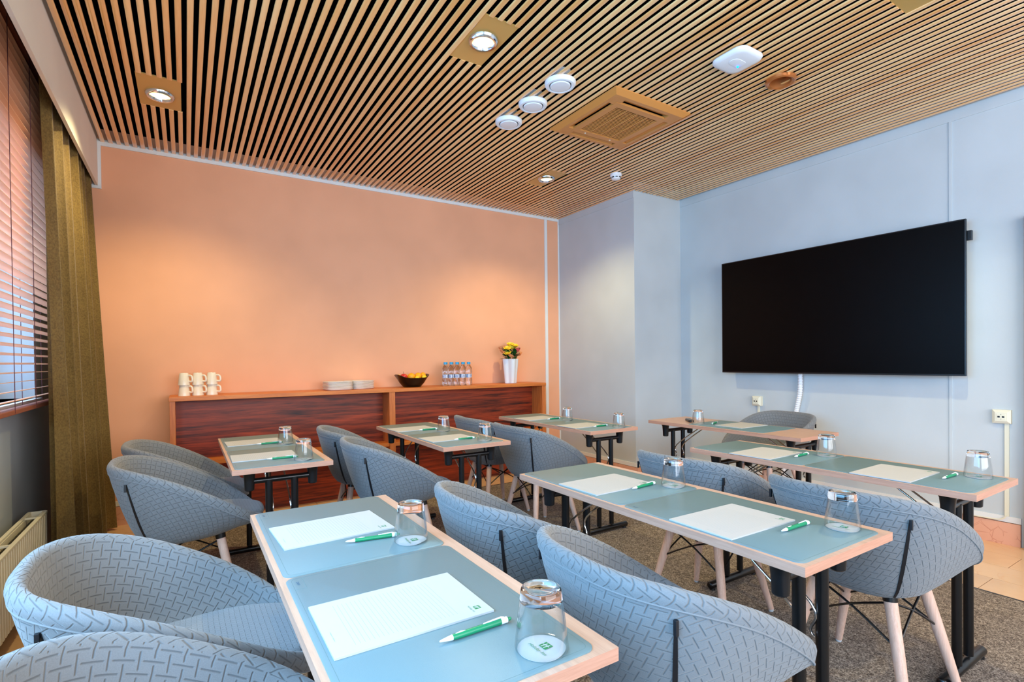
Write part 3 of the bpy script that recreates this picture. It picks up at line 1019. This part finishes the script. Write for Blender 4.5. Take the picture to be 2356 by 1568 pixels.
# water bottles
bprof = [(.0001, .004), (.020, .0), (.028, .006), (.030, .02), (.030, .06), (.027, .075), (.0275, .078), (.0275, .112), (.027, .115), (.031, .13), (.031, .15), (.026, .175), (.016, .195), (.0125, .205), (.0125, .215)]
bme = MB().lathe(bprof, 24).mesh('bottle_body', 'pet', True, 0, 60)
lm = MB()
n = 24
lv_, lf = [], []
for k in range(n + 1):
    a = 2 * PI * k / n
    for z in (.078, .112):
        lv_.append((.0282 * math.cos(a), .0282 * math.sin(a), z))
lf = [(2 * k, 2 * k + 2, 2 * k + 3, 2 * k + 1) for k in range(n)]
lm.add(lv_, lf)
for k in range(n):
    lm.uv[k] = [(k / n, 0), ((k + 1) / n, 0), ((k + 1) / n, 1), (k / n, 1)]
lme = lm.mesh('bottle_label', 'label', True)
cme = MB().lathe([(.0001, .237), (.0135, .237), (.0148, .233), (.0148, .214), (.0125, .213)], 20).mesh('bottle_cap', 'cap', True, 0, 50)
for row in (0, 1):
    for k in range(5):
        lb = 'small clear water bottle with blue cap, ' + ['first', 'second', 'third', 'fourth', 'fifth'][k] + ' from fruit bowl, ' + ('wall row' if row else 'front row')
        t = thing('water_bottle', lb, 'bottle', (2.190 + k * .0655 + .040 * row, 4.735 + row * .062, ST), (k * 1.3 + row) * .35 - 2.2, 'blue-capped water bottles on the sideboard')
        obj('body', bme, t)
        obj('label', lme, t)
        obj('cap', cme, t)
# vase: lobed
def vase():
    n = 72
    def ring(r, z, dz=0):
        out = []
        for k in range(n):
            a = 2 * PI * k / n
            q = r * (1 + .17 * math.cos(4 * a + .6))
            out.append((q * math.cos(a), q * math.sin(a), z))
        return out
    return loft(MB(), [ring(.05, 0), ring(.058, .003), ring(.064, .09), ring(.072, .18), ring(.078, .262), ring(.075, .264), ring(.068, .18), ring(.054, .02)]).mesh('vase', 'vase', True, 0, 40)
vx, vy = 2.99, 4.78
tag(obj('vase', vase(), None, (vx, vy, ST)), 'white lobed glass vase standing on the end of the sideboard', 'vase')
def leaf_mesh(L, W):
    m = MB()
    vs = []
    for k in range(6):
        t = k / 5
        wd = W * math.sin(PI * min(1, t * .92 + .04)) 
        z = -.25 * L * t * t
        vs += [(t * L, -wd, z + .15 * wd), (t * L, 0, z), (t * L, wd, z + .15 * wd)]
    fs = []
    for k in range(5):
        fs += [(3 * k, 3 * k + 1, 3 * k + 4, 3 * k + 3), (3 * k + 1, 3 * k + 2, 3 * k + 5, 3 * k + 4)]
    m.add(vs, fs)
    return m.mesh('leaf', 'leaf', True)
lfm = leaf_mesh(.066, .019)
def blossom(r, mt):
    m = MB()
    for ring_, (cnt, tl, sc_) in enumerate(((6, .95, 1.0), (5, .55, .8), (4, .25, .6))):
        for k in range(cnt):
            a = 2 * PI * k / cnt + ring_ * .5
            vs = []
            for i in range(4):
                t = i / 3
                rad = r * sc_ * (t * math.sin(tl) + .06)
                z = r * sc_ * (t * math.cos(tl) * .9 + .0)
                wd = r * sc_ * .62 * math.sin(PI * (t * .75 + .2))
                for s_ in (-1, 0, 1):
                    vs.append((rad * math.cos(a) - s_ * wd * math.sin(a), rad * math.sin(a) + s_ * wd * math.cos(a), z - (.12 * r if s_ == 0 else 0)))
            fs = []
            for i in range(3):
                fs += [(3 * i, 3 * i + 1, 3 * i + 4, 3 * i + 3), (3 * i + 1, 3 * i + 2, 3 * i + 5, 3 * i + 4)]
            m.add(vs, fs)
    return m.mesh('blossom', mt, True)
BL = {k: blossom(.050, k) for k in ('petal_y', 'petal_p', 'petal_o')}
FLW = [  # dx, dy, height over vase foot, kind, label
    (.055, .0, .425, 'petal_y', 'tallest yellow flower in the white vase'),
    (.015, .02, .405, 'petal_y', 'yellow flower beside the tallest one in vase'),
    (.06, -.04, .375, 'petal_p', 'pink rose below the yellow flowers in vase'),
    (-.035, .01, .395, 'petal_y', 'small yellow flower in the middle of the bouquet'),
    (-.055, -.03, .345, 'petal_y', 'low yellow flower over the vase rim'),
    (-.085, .02, .36, 'petal_o', 'apricot flower at the bottle side of the bouquet'),
    (.098, -.01, .335, 'petal_o', 'apricot flower drooping at the pillar side of bouquet'),
    (-.03, -.045, .315, 'petal_o', 'low apricot flower just above vase rim'),
    (.03, .05, .44, 'petal_y', 'yellow flower behind the tallest one against the wall'),
    (.09, .04, .385, 'petal_y', 'yellow flower beside the pink rose on the pillar side'),
    (-.07, .05, .405, 'petal_o', 'apricot bud at the back of the bouquet')]
for dx, dy, hh, kd, lb in FLW:
    t = thing('cut_flower', lb, 'flower', (vx + dx * .25, vy + dy * .25, ST + .07), 0, 'cut flowers in the white vase')
    top = Vector((dx * .75, dy * .75, hh - .07 - .03))
    obj('flower_stem', MB().tube(spline([(0, 0, 0), (dx * .2, dy * .2, .19), tuple(top)], 5), .0022, 5).mesh('flower_stem', 'leaf', True), t)
    b_ = obj('blossom', BL[kd], t, top, (random.uniform(.1, .5), random.uniform(-.3, .5), random.random() * 6))
    ang = math.atan2(dy, dx) if abs(dx) + abs(dy) > .01 else 0
    for q in range(6):
        a = ang + random.uniform(-1.6, 1.6)
        z = .185 + q * .020 * (hh / .4)
        obj('leaf', lfm, t, (dx * .3 * (z / .2), dy * .3 * (z / .2), z), (random.uniform(-.4, .4), random.uniform(-1.1, -.2), a)).scale = (random.uniform(.8, 1.15),) * 3

# ------------------------------------------------------------------ folding tables
TL, TWD, TTH = 1.20, .441, .023
TABLES = dict(A=(.386, 1.238, 'curtain-side table away from sideboard'), B=(.388, 3.234, 'curtain-side table beside sideboard'),
              C=(1.413, 1.244, 'middle table away from sideboard'), D=(1.425, 3.239, 'middle table beside sideboard'),
              E=(2.519, 1.255, 'screen-side table away from sideboard'), F=(2.501, 3.247, 'screen-side table beside sideboard'),
              G=(3.306, 2.288, 'presenter table under the wall screen'))
TLAB = dict(A='beech folding table with two desk mats, curtain side, away from the sideboard', B='beech folding table with two desk mats, curtain side, beside the sideboard',
            C='beech folding table with two desk mats, middle file, away from the sideboard', D='beech folding table with two desk mats, middle file, beside the sideboard',
            E='beech folding table with two desk mats, screen side, away from the sideboard', F='beech folding table with two desk mats, screen side, beside the sideboard by the pillar',
            G='beech folding table with a single desk mat, standing alone below the wall screen')
def make_table():
    t = thing('folding_table', '', 'table', (0, 0, 0), 0, 'folding training tables')
    z = TT - TTH
    m = MB().box(-TWD / 2, TWD / 2, -TL / 2, TL / 2, z, TT)
    m.mi = {1: 1}
    m.mi = {0: 0, 2: 0}
    me = MB()
    me.cur = 0
    x, y = TWD / 2, TL / 2
    me.add([(-x, -y, z), (x, -y, z), (x, y, z), (-x, y, z), (-x, -y, TT), (x, -y, TT), (x, y, TT), (-x, y, TT)], [(0, 1, 5, 4), (1, 2, 6, 5), (2, 3, 7, 6), (3, 0, 4, 7)])
    me.cur = 1
    me.add([(-x, -y, z), (x, -y, z), (x, y, z), (-x, y, z), (-x, -y, TT), (x, -y, TT), (x, y, TT), (-x, y, TT)], [(3, 2, 1, 0), (4, 5, 6, 7)])
    obj('tabletop', me.mesh('tabletop', ['table_edge', 'table_top']), t)
    sk = MB().lathe([(.0001, -.098), (.017, -.098), (.021, -.094), (.023, -.05), (.026, -.02), (.034, -.004), (.036, 0), (.0001, 0)], 18).box(-.034, .034, -.034, .034, -.005, 0).mesh('corner_socket', 'black_plastic', True, 0, 40)
    post = MB().tube([(0, 0, .05), (0, 0, .662)], .0165, 14).mesh('leg', 'black_metal', True, 0, 50)
    bar = MB().tube([(-.142, 0, 0), (.142, 0, 0)], .0135, 12).mesh('crossbar', 'black_metal', True, 0, 50)
    ft = MB().tube([(-.205, 0, .026), (-.197, 0, .026), (.197, 0, .026), (.205, 0, .026)], [.014, .019, .019, .014], 14).mesh('foot', 'black_metal', True, 0, 60)
    gl_ = MB().lathe([(.0001, 0), (.016, 0), (.014, .012), (.0001, .012)], 12).mesh('foot_glide', 'black_plastic', True)
    for e in (-1, 1):
        ye = e * (TL / 2 - .105)
        for s_ in (-1, 1):
            obj('corner_socket', sk, t, (s_ * .142, ye, z))
            obj('leg', post, t, (s_ * .058, ye, 0))
        obj('crossbar', bar, t, (0, ye, .662))
        f_ = obj('foot', ft, t, (0, ye, 0.0))
        for s_ in (-1, 1):
            obj('foot_glide', gl_, f_, (s_ * .18, 0, 0))
        # folding brace: two bent chrome rods with hook ends
        m = MB()
        for s_ in (-1, 1):
            m.tube(spline([(s_ * .030, e * (TL / 2 - .36), z - .006), (s_ * .034, e * (TL / 2 - .34), z - .016), (s_ * .040, ye - e * .022, .545), (s_ * .040, ye - e * .022, .47), (s_ * .040, ye - e * .012, .452)], 5), .0042, 6)
        m.tube([(-.032, e * (TL / 2 - .36), z - .006), (.032, e * (TL / 2 - .36), z - .006)], .0042, 6)
        obj('folding_brace', m.mesh('folding_brace', 'chrome', True, 0, 60), t)
    return t
proto = make_table()
for i, (k, (x, y, ph)) in enumerate(TABLES.items()):
    if i == 0:
        t = proto
        t.location = (x, y, 0.008)
    else:
        t = dup(proto, (x, y, 0.008), 0, '')
    t['label'] = TLAB[k]
TZ = TT + .008            # tables stand on the carpet pile

# ------------------------------------------------------------------ desk things
def txt(name, s, size, mt, shear=0.25, extrude=0.0):
    c = bpy.data.curves.new(name, 'FONT')
    c.body = s
    c.size = size
    c.shear = shear
    c.align_x = 'CENTER'
    c.align_y = 'CENTER'
    o = bpy.data.objects.new(name, c)
    col.objects.link(o)
    dg = bpy.context.evaluated_depsgraph_get()
    me = bpy.data.meshes.new_from_object(o.evaluated_get(dg))
    bpy.data.objects.remove(o)
    bpy.data.curves.remove(c)
    me.materials.clear()
    me.materials.append(MAT[mt])
    # reading direction runs along -Y, letters upright toward +X (towards the screen)
    me.transform(Matrix.Rotation(-PI / 2, 4, 'Z'))
    return me
def logo_parts(size):
    """green square with a white letter cut in two strokes, in the same reading direction"""
    h = size / 2
    g = MB().box(-h, h, -h, h, 0, .0002)
    w_ = MB()
    # a = across (reading direction), u = up
    def q(pts):
        w_.prism([(u, -a) for a, u in pts], .0002, .0004)
    s = size
    q([(-.30 * s, -.42 * s), (-.18 * s, -.42 * s), (-.10 * s, .10 * s), (-.08 * s, .36 * s), (-.20 * s, .36 * s), (-.22 * s, .05 * s)])
    q([(.06 * s, -.42 * s), (.18 * s, -.42 * s), (.22 * s, .0 * s), (.30 * s, .36 * s), (.18 * s, .36 * s), (.10 * s, .02 * s)])
    q([(-.42 * s, -.06 * s), (-.1 * s, .0 * s), (.12 * s, .06 * s), (.42 * s, -.0 * s), (.42 * s, .10 * s), (.14 * s, .16 * s), (-.1 * s, .10 * s), (-.42 * s, .04 * s)])
    return g.mesh('logo', 'print_green'), w_.mesh('logo_letter', 'paper')
BRAND = 'Holiday Inn'
logo_big, letter_big = logo_parts(.017)
text_big = txt('brand_text', BRAND, .0098, 'print_green', .3)
logo_sm, letter_sm = logo_parts(.0125)
text_sm = txt('brand_text', BRAND, .0062, 'print_green', .3)
foot_txt = txt('footer_text', 'holidayinn.com   holidayinn.fi', .0030, 'print_grey', 0)
mark_txt = txt('mark_text', 'DAFF', .0085, 'mat_mark', 0)

ML, MWD = .588, .395
def mat_mesh():
    return loft(MB(), [rr(MWD, ML, .022, 0), rr(MWD, ML, .022, .0015), rr(MWD - .003, ML - .003, .021, .0022)]).mesh('mat_sheet', 'mat', True, 0, 30)
def mat_groove():
    # stepped line inside the edge with a tab at the marked corner
    a, b = MWD / 2 - .010, ML / 2 - .010
    o = rounded(2 * a, 2 * b, .014)
    i_ = rounded(2 * a - .0016, 2 * b - .0016, .0132)
    n = len(o)
    m = MB()
    m.add([(x, y, .0023) for x, y in o] + [(x, y, .0023) for x, y in i_], [(k, (k + 1) % n, n + (k + 1) % n, n + k) for k in range(n)])
    tx0, tx1, ty0, ty1 = -a, -a + .024, b - .062, b
    m.box(tx1 - .0008, tx1, ty0, ty1, .0022, .00235).box(tx0, tx1, ty0, ty0 + .0008, .0022, .00235)
    return m.mesh('edge_groove', 'mat_line')
mat_me, groove_me = mat_mesh(), mat_groove()
pad_me = MB().box(-.1485, .1485, -.105, .105, 0, .0038).mesh('paper_block', 'ruled')
# pen, lying along x with its tip at -x
pen_parts = [('tip', MB().lathe([(.0001, 0), (.0012, .0), (.0022, .004), (.0046, .022), (.0048, .024), (.0001, .024)], 14).mesh('tip', 'white_plastic', True, 0, 60)),
             ('grip', MB().lathe([(.0049, .024), (.0056, .04), (.0054, .07), (.0056, .10), (.0058, .118), (.0050, .122)], 14).mesh('grip', 'green', True, 0, 60)),
             ('collar', MB().lathe([(.0050, .120), (.0055, .123), (.0055, .134), (.0035, .1345)], 14).mesh('collar', 'white_plastic', True, 0, 60)),
             ('push_button', MB().lathe([(.0032, .134), (.0032, .141), (.0022, .143), (.0001, .1435)], 12).mesh('push_button', 'green', True, 0, 60))]
pen_clip = MB().tube([(-.0054, 0, .128), (-.0074, 0, .122), (-.0066, 0, .10), (-.0060, 0, .085)], [.0016, .0016, .0014, .001], 6).mesh('clip', 'white_plastic', True)
pen_inlay = MB().tube([(-.0045, 0, .030), (-.0052, 0, .04), (-.0049, 0, .05)], [.0008, .0016, .0006], 6).mesh('inlay', 'white_plastic', True)
wall_me = MB().lathe([(.0430, .0), (.0445, .0), (.0452, .003), (.0405, .045), (.0362, .079), (.0345, .079), (.0385, .040), (.0432, .003)], 48, closed=True).mesh('glass_wall', 'thin_glass', True, 0, 70)
base_me = MB().lathe([(.0001, .0800), (.0250, .0800), (.0345, .0790), (.0362, .0790), (.0352, .088), (.0340, .097), (.0315, .1005), (.0265, .1010), (.0215, .0975), (.0001, .0955)], 48).mesh('glass_base', 'glass', True, 0, 70)
def cover_mesh():
    m = MB()
    n = 40
    vs = [(0, 0, .0012)]
    for rr_ in (.015, .03, .0405):
        for k in range(n):
            a = 2 * PI * k / n
            cr = .0
            if rr_ > .02:
                cr = .0035 * max(0, math.cos(a - 5.3)) ** 6 * (rr_ / .04)
            vs.append((rr_ * math.cos(a), rr_ * math.sin(a), .0012 + cr))
    fs = [(0, 1 + k, 1 + (k + 1) % n) for k in range(n)]
    for j in range(2):
        fs += [(1 + j * n + k, 1 + (j + 1) * n + k, 1 + (j + 1) * n + (k + 1) % n, 1 + j * n + (k + 1) % n) for k in range(n)]
    N = len(vs)
    vs += [(x, y, z - .0008) for x, y, z in vs]
    fs += [tuple(reversed([a + N for a in f])) for f in fs]
    fs += [(1 + 2 * n + k, 1 + 2 * n + (k + 1) % n, N + 1 + 2 * n + (k + 1) % n, N + 1 + 2 * n + k) for k in range(n)]
    return m.add(vs, fs).mesh('cover_sheet', 'paper', True)
cover_me = cover_mesh()

def make_mat(loc, rz, lb):
    t = thing('desk_mat', lb, 'desk mat', loc, rz, 'grey-green desk mats on the tables')
    obj('mat_sheet', mat_me, t)
    obj('edge_groove', groove_me, t)
    obj('mark_text', mark_txt, t, (-MWD / 2 + .021, ML / 2 - .040, .0024))
def make_pad(loc, rz, lb):
    t = thing('notepad', lb, 'notepad', loc, rz, 'white notepads on the tables')
    p = obj('paper_block', pad_me, t)
    z = .0039
    l_ = obj('logo', logo_sm, t, (.126, -.078, z))
    obj('logo_letter', letter_sm, l_)
    obj('brand_text', text_sm, t, (.1135, -.078, z))
    obj('footer_text', foot_txt, t, (-.135, -.035, z))
def make_pen(loc, rz, lb):
    t = thing('pen', lb, 'pen', loc, rz, 'green and white ballpoint pens on the tables')
    rot = (0, PI / 2, 0)
    for nm, me in pen_parts:
        obj(nm, me, t, None, rot)
    obj('clip', pen_clip, t, None, (0, PI / 2, 0))
    obj('inlay', pen_inlay, t, None, (0, PI / 2, 0))
def make_glass(loc, rz, lb, lb2):
    c = thing('paper_glass_cover', lb2, 'paper cover', loc, rz, 'round paper covers under the tumblers')
    obj('cover_sheet', cover_me, c)
    l_ = obj('logo', logo_big, c, (.008, -.001, .0022))
    obj('logo_letter', letter_big, l_)
    obj('brand_text', text_big, c, (-.0095, 0, .0023))
    g_ = thing('tumbler', lb, 'glass', (loc[0], loc[1], loc[2] + .0026), rz, 'upturned tumblers on the tables')
    obj('glass_wall', wall_me, g_)
    obj('glass_base', base_me, g_)

MZ = TZ + .0024
SEATS = {  # table: (pad, pad rot, pen tip xy, pen rot, glass xy) for far (sideboard) end and near end
    'A': [((.349, 1.541), .05, (.350, 1.392), -.15, (.504, 1.318)), ((.343, .960), .0, (.356, .805), .01, (.494, .702))],
    'B': [((.341, 3.503), .03, (.345, 3.374), .0, (.494, 3.325)), ((.333, 2.943), -.02, (.332, 2.815), -.06, (.488, 2.728))],
    'C': [((1.361, 1.492), .03, (1.379, 1.371), .12, (1.550, 1.328)), ((1.357, .947), -.01, (1.371, .804), .0, (1.552, .734))],
    'D': [((1.356, 3.503), .04, (1.36, 3.38), -.02, (1.498, 3.275)), ((1.372, 2.945), .03, (1.372, 2.845), -.02, (1.522, 2.735))],
    'E': [((2.455, 1.520), .03, (2.456, 1.374), .06, (2.630, 1.315)), ((2.457, .962), .02, (2.472, .807), -.02, (2.637, .747))],
    'F': [((2.437, 3.508), .03, (2.45, 3.37), .05, (2.572, 3.265)), ((2.430, 2.923), .02, (2.44, 2.80), .03, (2.588, 2.70))],
}
for k, (pads) in SEATS.items():
    x, y, ph = TABLES[k]
    for e, (pad, prz, pen, penrz, gl_) in enumerate(pads):
        end = 'sideboard end of ' if e == 0 else 'far end of '
        pl_ = end + ph
        make_mat((x - .0105, y + (.301 if e == 0 else -.292), TZ), 0, 'grey-green desk mat at ' + pl_)
        make_pad((pad[0], pad[1], MZ), prz, 'white notepad at ' + pl_)
        make_pen((pen[0], pen[1], MZ + .0059), penrz, 'green and white pen at ' + pl_)
        make_glass((gl_[0], gl_[1], MZ), .12 * (e - .5), 'upturned tumbler at ' + pl_, 'round paper glass cover at ' + pl_)
x, y, ph = TABLES['G']
make_mat((3.307, 2.238, TZ), PI, 'grey-green desk mat lying alone on the presenter table under the screen')
make_pad((3.335, 2.245, MZ), PI - .02, 'white notepad on the presenter table under the screen')
make_pen((3.345, 2.448, MZ + .0059), PI + .35, 'green and white pen on the presenter table under the screen')
make_glass((3.180, 2.492, MZ), PI, 'upturned tumbler on the presenter table beside the black remote control', 'round paper glass cover on the presenter table')
rc = thing('remote_control', 'black remote control lying on the presenter table', 'remote control', (3.262, 2.635, TZ), .9)
obj('casing', loft(MB(), [rr(.13, .036, .012, 0), rr(.14, .042, .016, .006), rr(.138, .040, .015, .014), rr(.128, .032, .012, .018)]).mesh('casing', 'black_plastic', True, 0, 50), rc)
kb = MB().lathe([(.0001, .0205), (.0032, .0205), (.0036, .0175)], 8).mesh('button', 'grey_plastic', True)
for i in range(7):
    for j in range(3):
        obj('button', kb, rc, (-.05 + i * .015, (j - 1) * .010, 0))

# ------------------------------------------------------------------ tub chairs
CA, CB, ZBK, ZFR, NEXP, KEXP = .311, .300, .765, .452, .74, 1.566
ZBOT = .385
def rim_xy(th):
    c, s_ = math.cos(th), math.sin(th)
    return CA * math.copysign(abs(c) ** NEXP, c), CB * math.copysign(abs(s_) ** NEXP, s_)
def rim_z(x):
    wv = min(1, max(0, (x / CA + 1) / 2))
    return ZBK + (ZFR - ZBK) * wv ** KEXP
# section: (sigma, g, absolute dz)
OUT = [(.0, 0, -.004), (.25, 0, -.003), (.42, .0, 0), (.55, .015, .004), (.645, .05, .008), (.71, .12, .01), (.765, .22, .01), (.82, .35, .008), (.875, .50, .006), (.925, .65, .004), (.965, .78, .002), (.99, .88, -.001), (1.005, .94, -.004)]
RIM = [(1.018, 1.0, -.016), (1.022, 1.0, -.006), (1.016, 1.0, .004), (1.0, 1.0, .011), (.975, 1.0, .014), (.945, 1.0, .011), (.918, 1.0, .002), (.900, 1.0, -.012)]
INN = [(.875, .88, -.016), (.84, .74, -.010), (.80, .58, -.004), (.755, .42, .008), (.70, .28, .02), (.60, .2, .03), (.3, .16, .03), (.0, .16, .03)]
NT_ = 88
SEAM = len(OUT) - 1
def section(th):
    x, y = rim_xy(th)
    z = rim_z(x)
    h = z - ZBOT
    wf = min(1, max(0, (x / CA + 1) / 2)) ** 3          # hull-like underside toward the front
    out = []
    for j, (sg, g, dz) in enumerate(OUT + RIM + INN):
        if j < len(OUT):
            g = g * (1 - wf) + wf * .62 * max(0, (sg - .3) / .7) ** 1.3
        out.append((sg * x, sg * y, max(ZBOT - .004, ZBOT + g * h + dz)))
    return out
def arc(th0, n=400):
    return 0
cum = [0.0]
for k in range(NT_):
    a, b = rim_xy(2 * PI * k / NT_ + PI), rim_xy(2 * PI * (k + 1) / NT_ + PI)
    cum.append(cum[-1] + math.dist(a, b))
def shell():
    m = MB()
    secs = [section(2 * PI * k / NT_ + PI) for k in range(NT_)]
    S = len(secs[0])
    for k in range(NT_):
        m.v += secs[k]
    for k in range(NT_):
        k2 = (k + 1) % NT_
        th = (2 * PI * (k + .5) / NT_) % (2 * PI)         # 0 at the back
        side = .80 < th < 2 * PI - .80
        v = 0
        for j in range(S - 1):
            a, b = secs[k][j], secs[k][j + 1]
            dv = max(math.dist(a, b), .0)
            fi = len(m.f)
            m.f.append((k * S + j, k2 * S + j, k2 * S + j + 1, k * S + j + 1))
            uu = [(cum[k], v), (cum[k + 1], v), (cum[k + 1], v + dv), (cum[k], v + dv)]
            # use the perimeter at the mean height so that rows line up; cloth is cut flat, so v is common to a ring
            if side and j < SEAM:
                r = PI / 4
            elif j < SEAM:
                r = .0
            elif j < SEAM + len(RIM):
                r = .45
            else:
                r = .0
            m.uv[fi] = [(p[0] * math.cos(r) - p[1] * math.sin(r), p[0] * math.sin(r) + p[1] * math.cos(r)) for p in uu]
            v += dv
    return m
def shell_mesh():
    m = shell()
    # common v per ring: average over the ring to avoid shear between neighbours
    S = len(OUT + RIM + INN)
    ringlen = []
    for j in range(S - 1):
        ringlen.append(sum(math.dist(m.v[k * S + j], m.v[k * S + j + 1]) for k in range(NT_)) / NT_)
    # per-vertex v measured from the rim ridge along its own section keeps the stitching level with the rim
    own = []
    for k in range(NT_):
        acc = [0.0]
        for j in range(S - 1):
            acc.append(acc[-1] + math.dist(m.v[k * S + j], m.v[k * S + j + 1]))
        base = acc[SEAM]
        own.append([a - base for a in acc])
    fi = 0
    for k in range(NT_):
        k2 = (k + 1) % NT_
        th = (2 * PI * (k + .5) / NT_) % (2 * PI)
        side = .80 < th < 2 * PI - .80
        for j in range(S - 1):
            def cu_(kk, kidx, jj):
                # shrink the perimeter toward the narrow foot: use the mean of rim and local length
                sg = (OUT + RIM + INN)[jj][0]
                mid = cum[NT_ // 2]
                return mid + (cum[kidx] - mid) * (.35 + .65 * sg)
            uu = [(cu_(k, k, j), own[k][j]), (cu_(k2, k + 1, j), own[k2][j]), (cu_(k2, k + 1, j + 1), own[k2][j + 1]), (cu_(k, k, j + 1), own[k][j + 1])]
            r = (PI / 4 if side else 0) if j < SEAM else (.5 if j < SEAM + len(RIM) - 1 else 0)
            m.uv[fi] = [(p[0] * math.cos(r) - p[1] * math.sin(r), p[0] * math.sin(r) + p[1] * math.cos(r)) for p in uu]
            fi += 1
    return m.mesh('shell', 'fabric', True, 0, 75)
def seat_mesh():
    m = MB()
    n = 72
    def ring(f, z, front):
        out = []
        for k in range(n):
            th = 2 * PI * k / n
            x, y = rim_xy(th)
            t = max(0, math.cos(th))
            q = f * (.62 + .40 * t ** 1.4)
            out.append((x * q, y * f * (.66 + .16 * t), z))
        return out
    rings = [ring(.88, .428, 0), ring(.97, .436, 1), ring(1.01, .452, 1), ring(1.03, .470, 1), ring(1.02, .484, 1), ring(.94, .493, 1), ring(.6, .497, 1), ring(.25, .497, 1)]
    loft(m, rings)
    for fi, f in enumerate(m.f):
        m.uv[fi] = [(m.v[i][0] * .97 + m.v[i][2] * .5, m.v[i][1] * .97) for i in f]
    return m.mesh('seat_cushion', 'seat_fabric', True, 0, 75)
def zip_mesh(s_):
    th = PI - s_ * .80
    sec_ = section(th)
    pts = [Vector(p) for p in sec_[4:SEAM]]
    nrm = Vector((math.cos(th), math.sin(th), 0))
    m = MB()
    tg = Vector((-math.sin(th), math.cos(th), 0))
    vs = []
    for i, p in enumerate(pts):
        o_ = nrm * .0018 + Vector((0, 0, -.0012))
        t = i / (len(pts) - 1)
        wd = .003 + .003 * math.sin(PI * t) * (1 - t * .4)
        q = p + o_
        vs += [tuple(q - tg * wd), tuple(q + tg * wd), tuple(p - nrm * .004 + tg * wd), tuple(p - nrm * .004 - tg * wd)]
    fs = []
    for i in range(len(pts) - 1):
        for a in range(4):
            b = (a + 1) % 4
            fs.append((4 * i + a, 4 * i + b, 4 * i + 4 + b, 4 * i + 4 + a))
    fs += [(3, 2, 1, 0), tuple(range(4 * len(pts) - 4, 4 * len(pts)))]
    m.add(vs, fs)
    return m.mesh('zip', 'zip', True, 0, 60), pts[-1] + nrm * .005, pts
def make_chair():
    t = thing('tub_chair', '', 'chair', (0, 0, 0), 0, 'grey quilted tub chairs at the tables')
    sh = obj('shell', shell_mesh(), t)
    ring = [section(2 * PI * k / 72 + PI)[SEAM] for k in range(73)]
    m = MB().tube([(x * 1.002, y * 1.002, z) for x, y, z in ring], .0022, 6, False)
    obj('rim_seam', m.mesh('rim_seam', 'fabric', True), sh)
    obj('seat_cushion', seat_mesh(), t)
    for s_ in (-1, 1):
        zm, top, pts = zip_mesh(s_)
        z_ = obj('zip', zm, t)
        obj('zip_tab', MB().box(top.x - .004, top.x + .004, top.y - .004, top.y + .004, top.z - .032, top.z).mesh('zip_tab', 'zip', False, .001), z_)
    tops, feet = {}, {}
    for sx in (-1, 1):
        for sy in (-1, 1):
            tp, ftp = Vector((sx * .118, sy * .122, .400)), Vector((sx * .190, sy * .208, .012))
            tops[sx, sy], feet[sx, sy] = tp, ftp
            l_ = obj('leg', MB().tube([tp, tp.lerp(ftp, .5), ftp], [.0205, .019, .0135], 16).mesh('leg', 'leg_wood', True, 0, 50), t)
            obj('leg_glide', MB().lathe([(.0001, 0), (.010, .0), (.012, .005), (.012, .013), (.0001, .013)], 12, (ftp.x, ftp.y, 0)).mesh('leg_glide', 'glide', True), l_)
            obj('leg_bracket', MB().tube([tp + Vector((0, 0, .008)), tp.lerp(ftp, .05)], .0225, 12).mesh('leg_bracket', 'black_metal', True, 0, 50), t)
    m = MB()
    ks = [(1, 1), (1, -1), (-1, -1), (-1, 1)]
    for i in range(4):
        a, b = ks[i], ks[(i + 1) % 4]
        pa, pb = tops[a].lerp(feet[a], .06), tops[b].lerp(feet[b], .42)
        m.tube(spline([tuple(pa), tuple((pa + pb) / 2 + Vector((0, 0, .012))), tuple(pb)], 4), .0042, 6)
        pa, pb = tops[b].lerp(feet[b], .06), tops[a].lerp(feet[a], .42)
        m.tube(spline([tuple(pa), tuple((pa + pb) / 2 + Vector((0, 0, .012))), tuple(pb)], 4), .0042, 6)
    obj('wire_bracing', m.mesh('wire_bracing', 'black_metal', True, 0, 60), t)
    return t
chair0 = make_chair()
CH = [('A', 0, -.015, 1.566, 1), ('A', 1, .014, .900, -1), ('B', 0, .004, 3.637, 0), ('B', 1, .007, 2.996, 1), ('C', 0, 1.046, 1.572, -2), ('C', 1, 1.051, .920, -1),
      ('D', 0, 1.066, 3.662, -5), ('D', 1, 1.060, 2.989, -4), ('E', 0, 2.170, 1.642, 3), ('E', 1, 2.163, .932, -2), ('F', 0, 2.158, 3.707, -2), ('F', 1, 2.163, 3.070, 0),
      ('G', 0, 3.90, 2.40, 170)]
for i, (k, e, x, y, a) in enumerate(CH):
    if k == 'G':
        lb = 'grey quilted tub chair behind the presenter table, its back to the screen wall'
    else:
        lb = 'grey quilted tub chair at ' + ('sideboard end of ' if e == 0 else 'far end of ') + TABLES[k][2]
    if i == 0:
        chair0.location, chair0.rotation_euler = (x, y, .008), (0, 0, math.radians(a))
        chair0['label'] = lb
    else:
        dup(chair0, (x, y, .008), math.radians(a), lb)
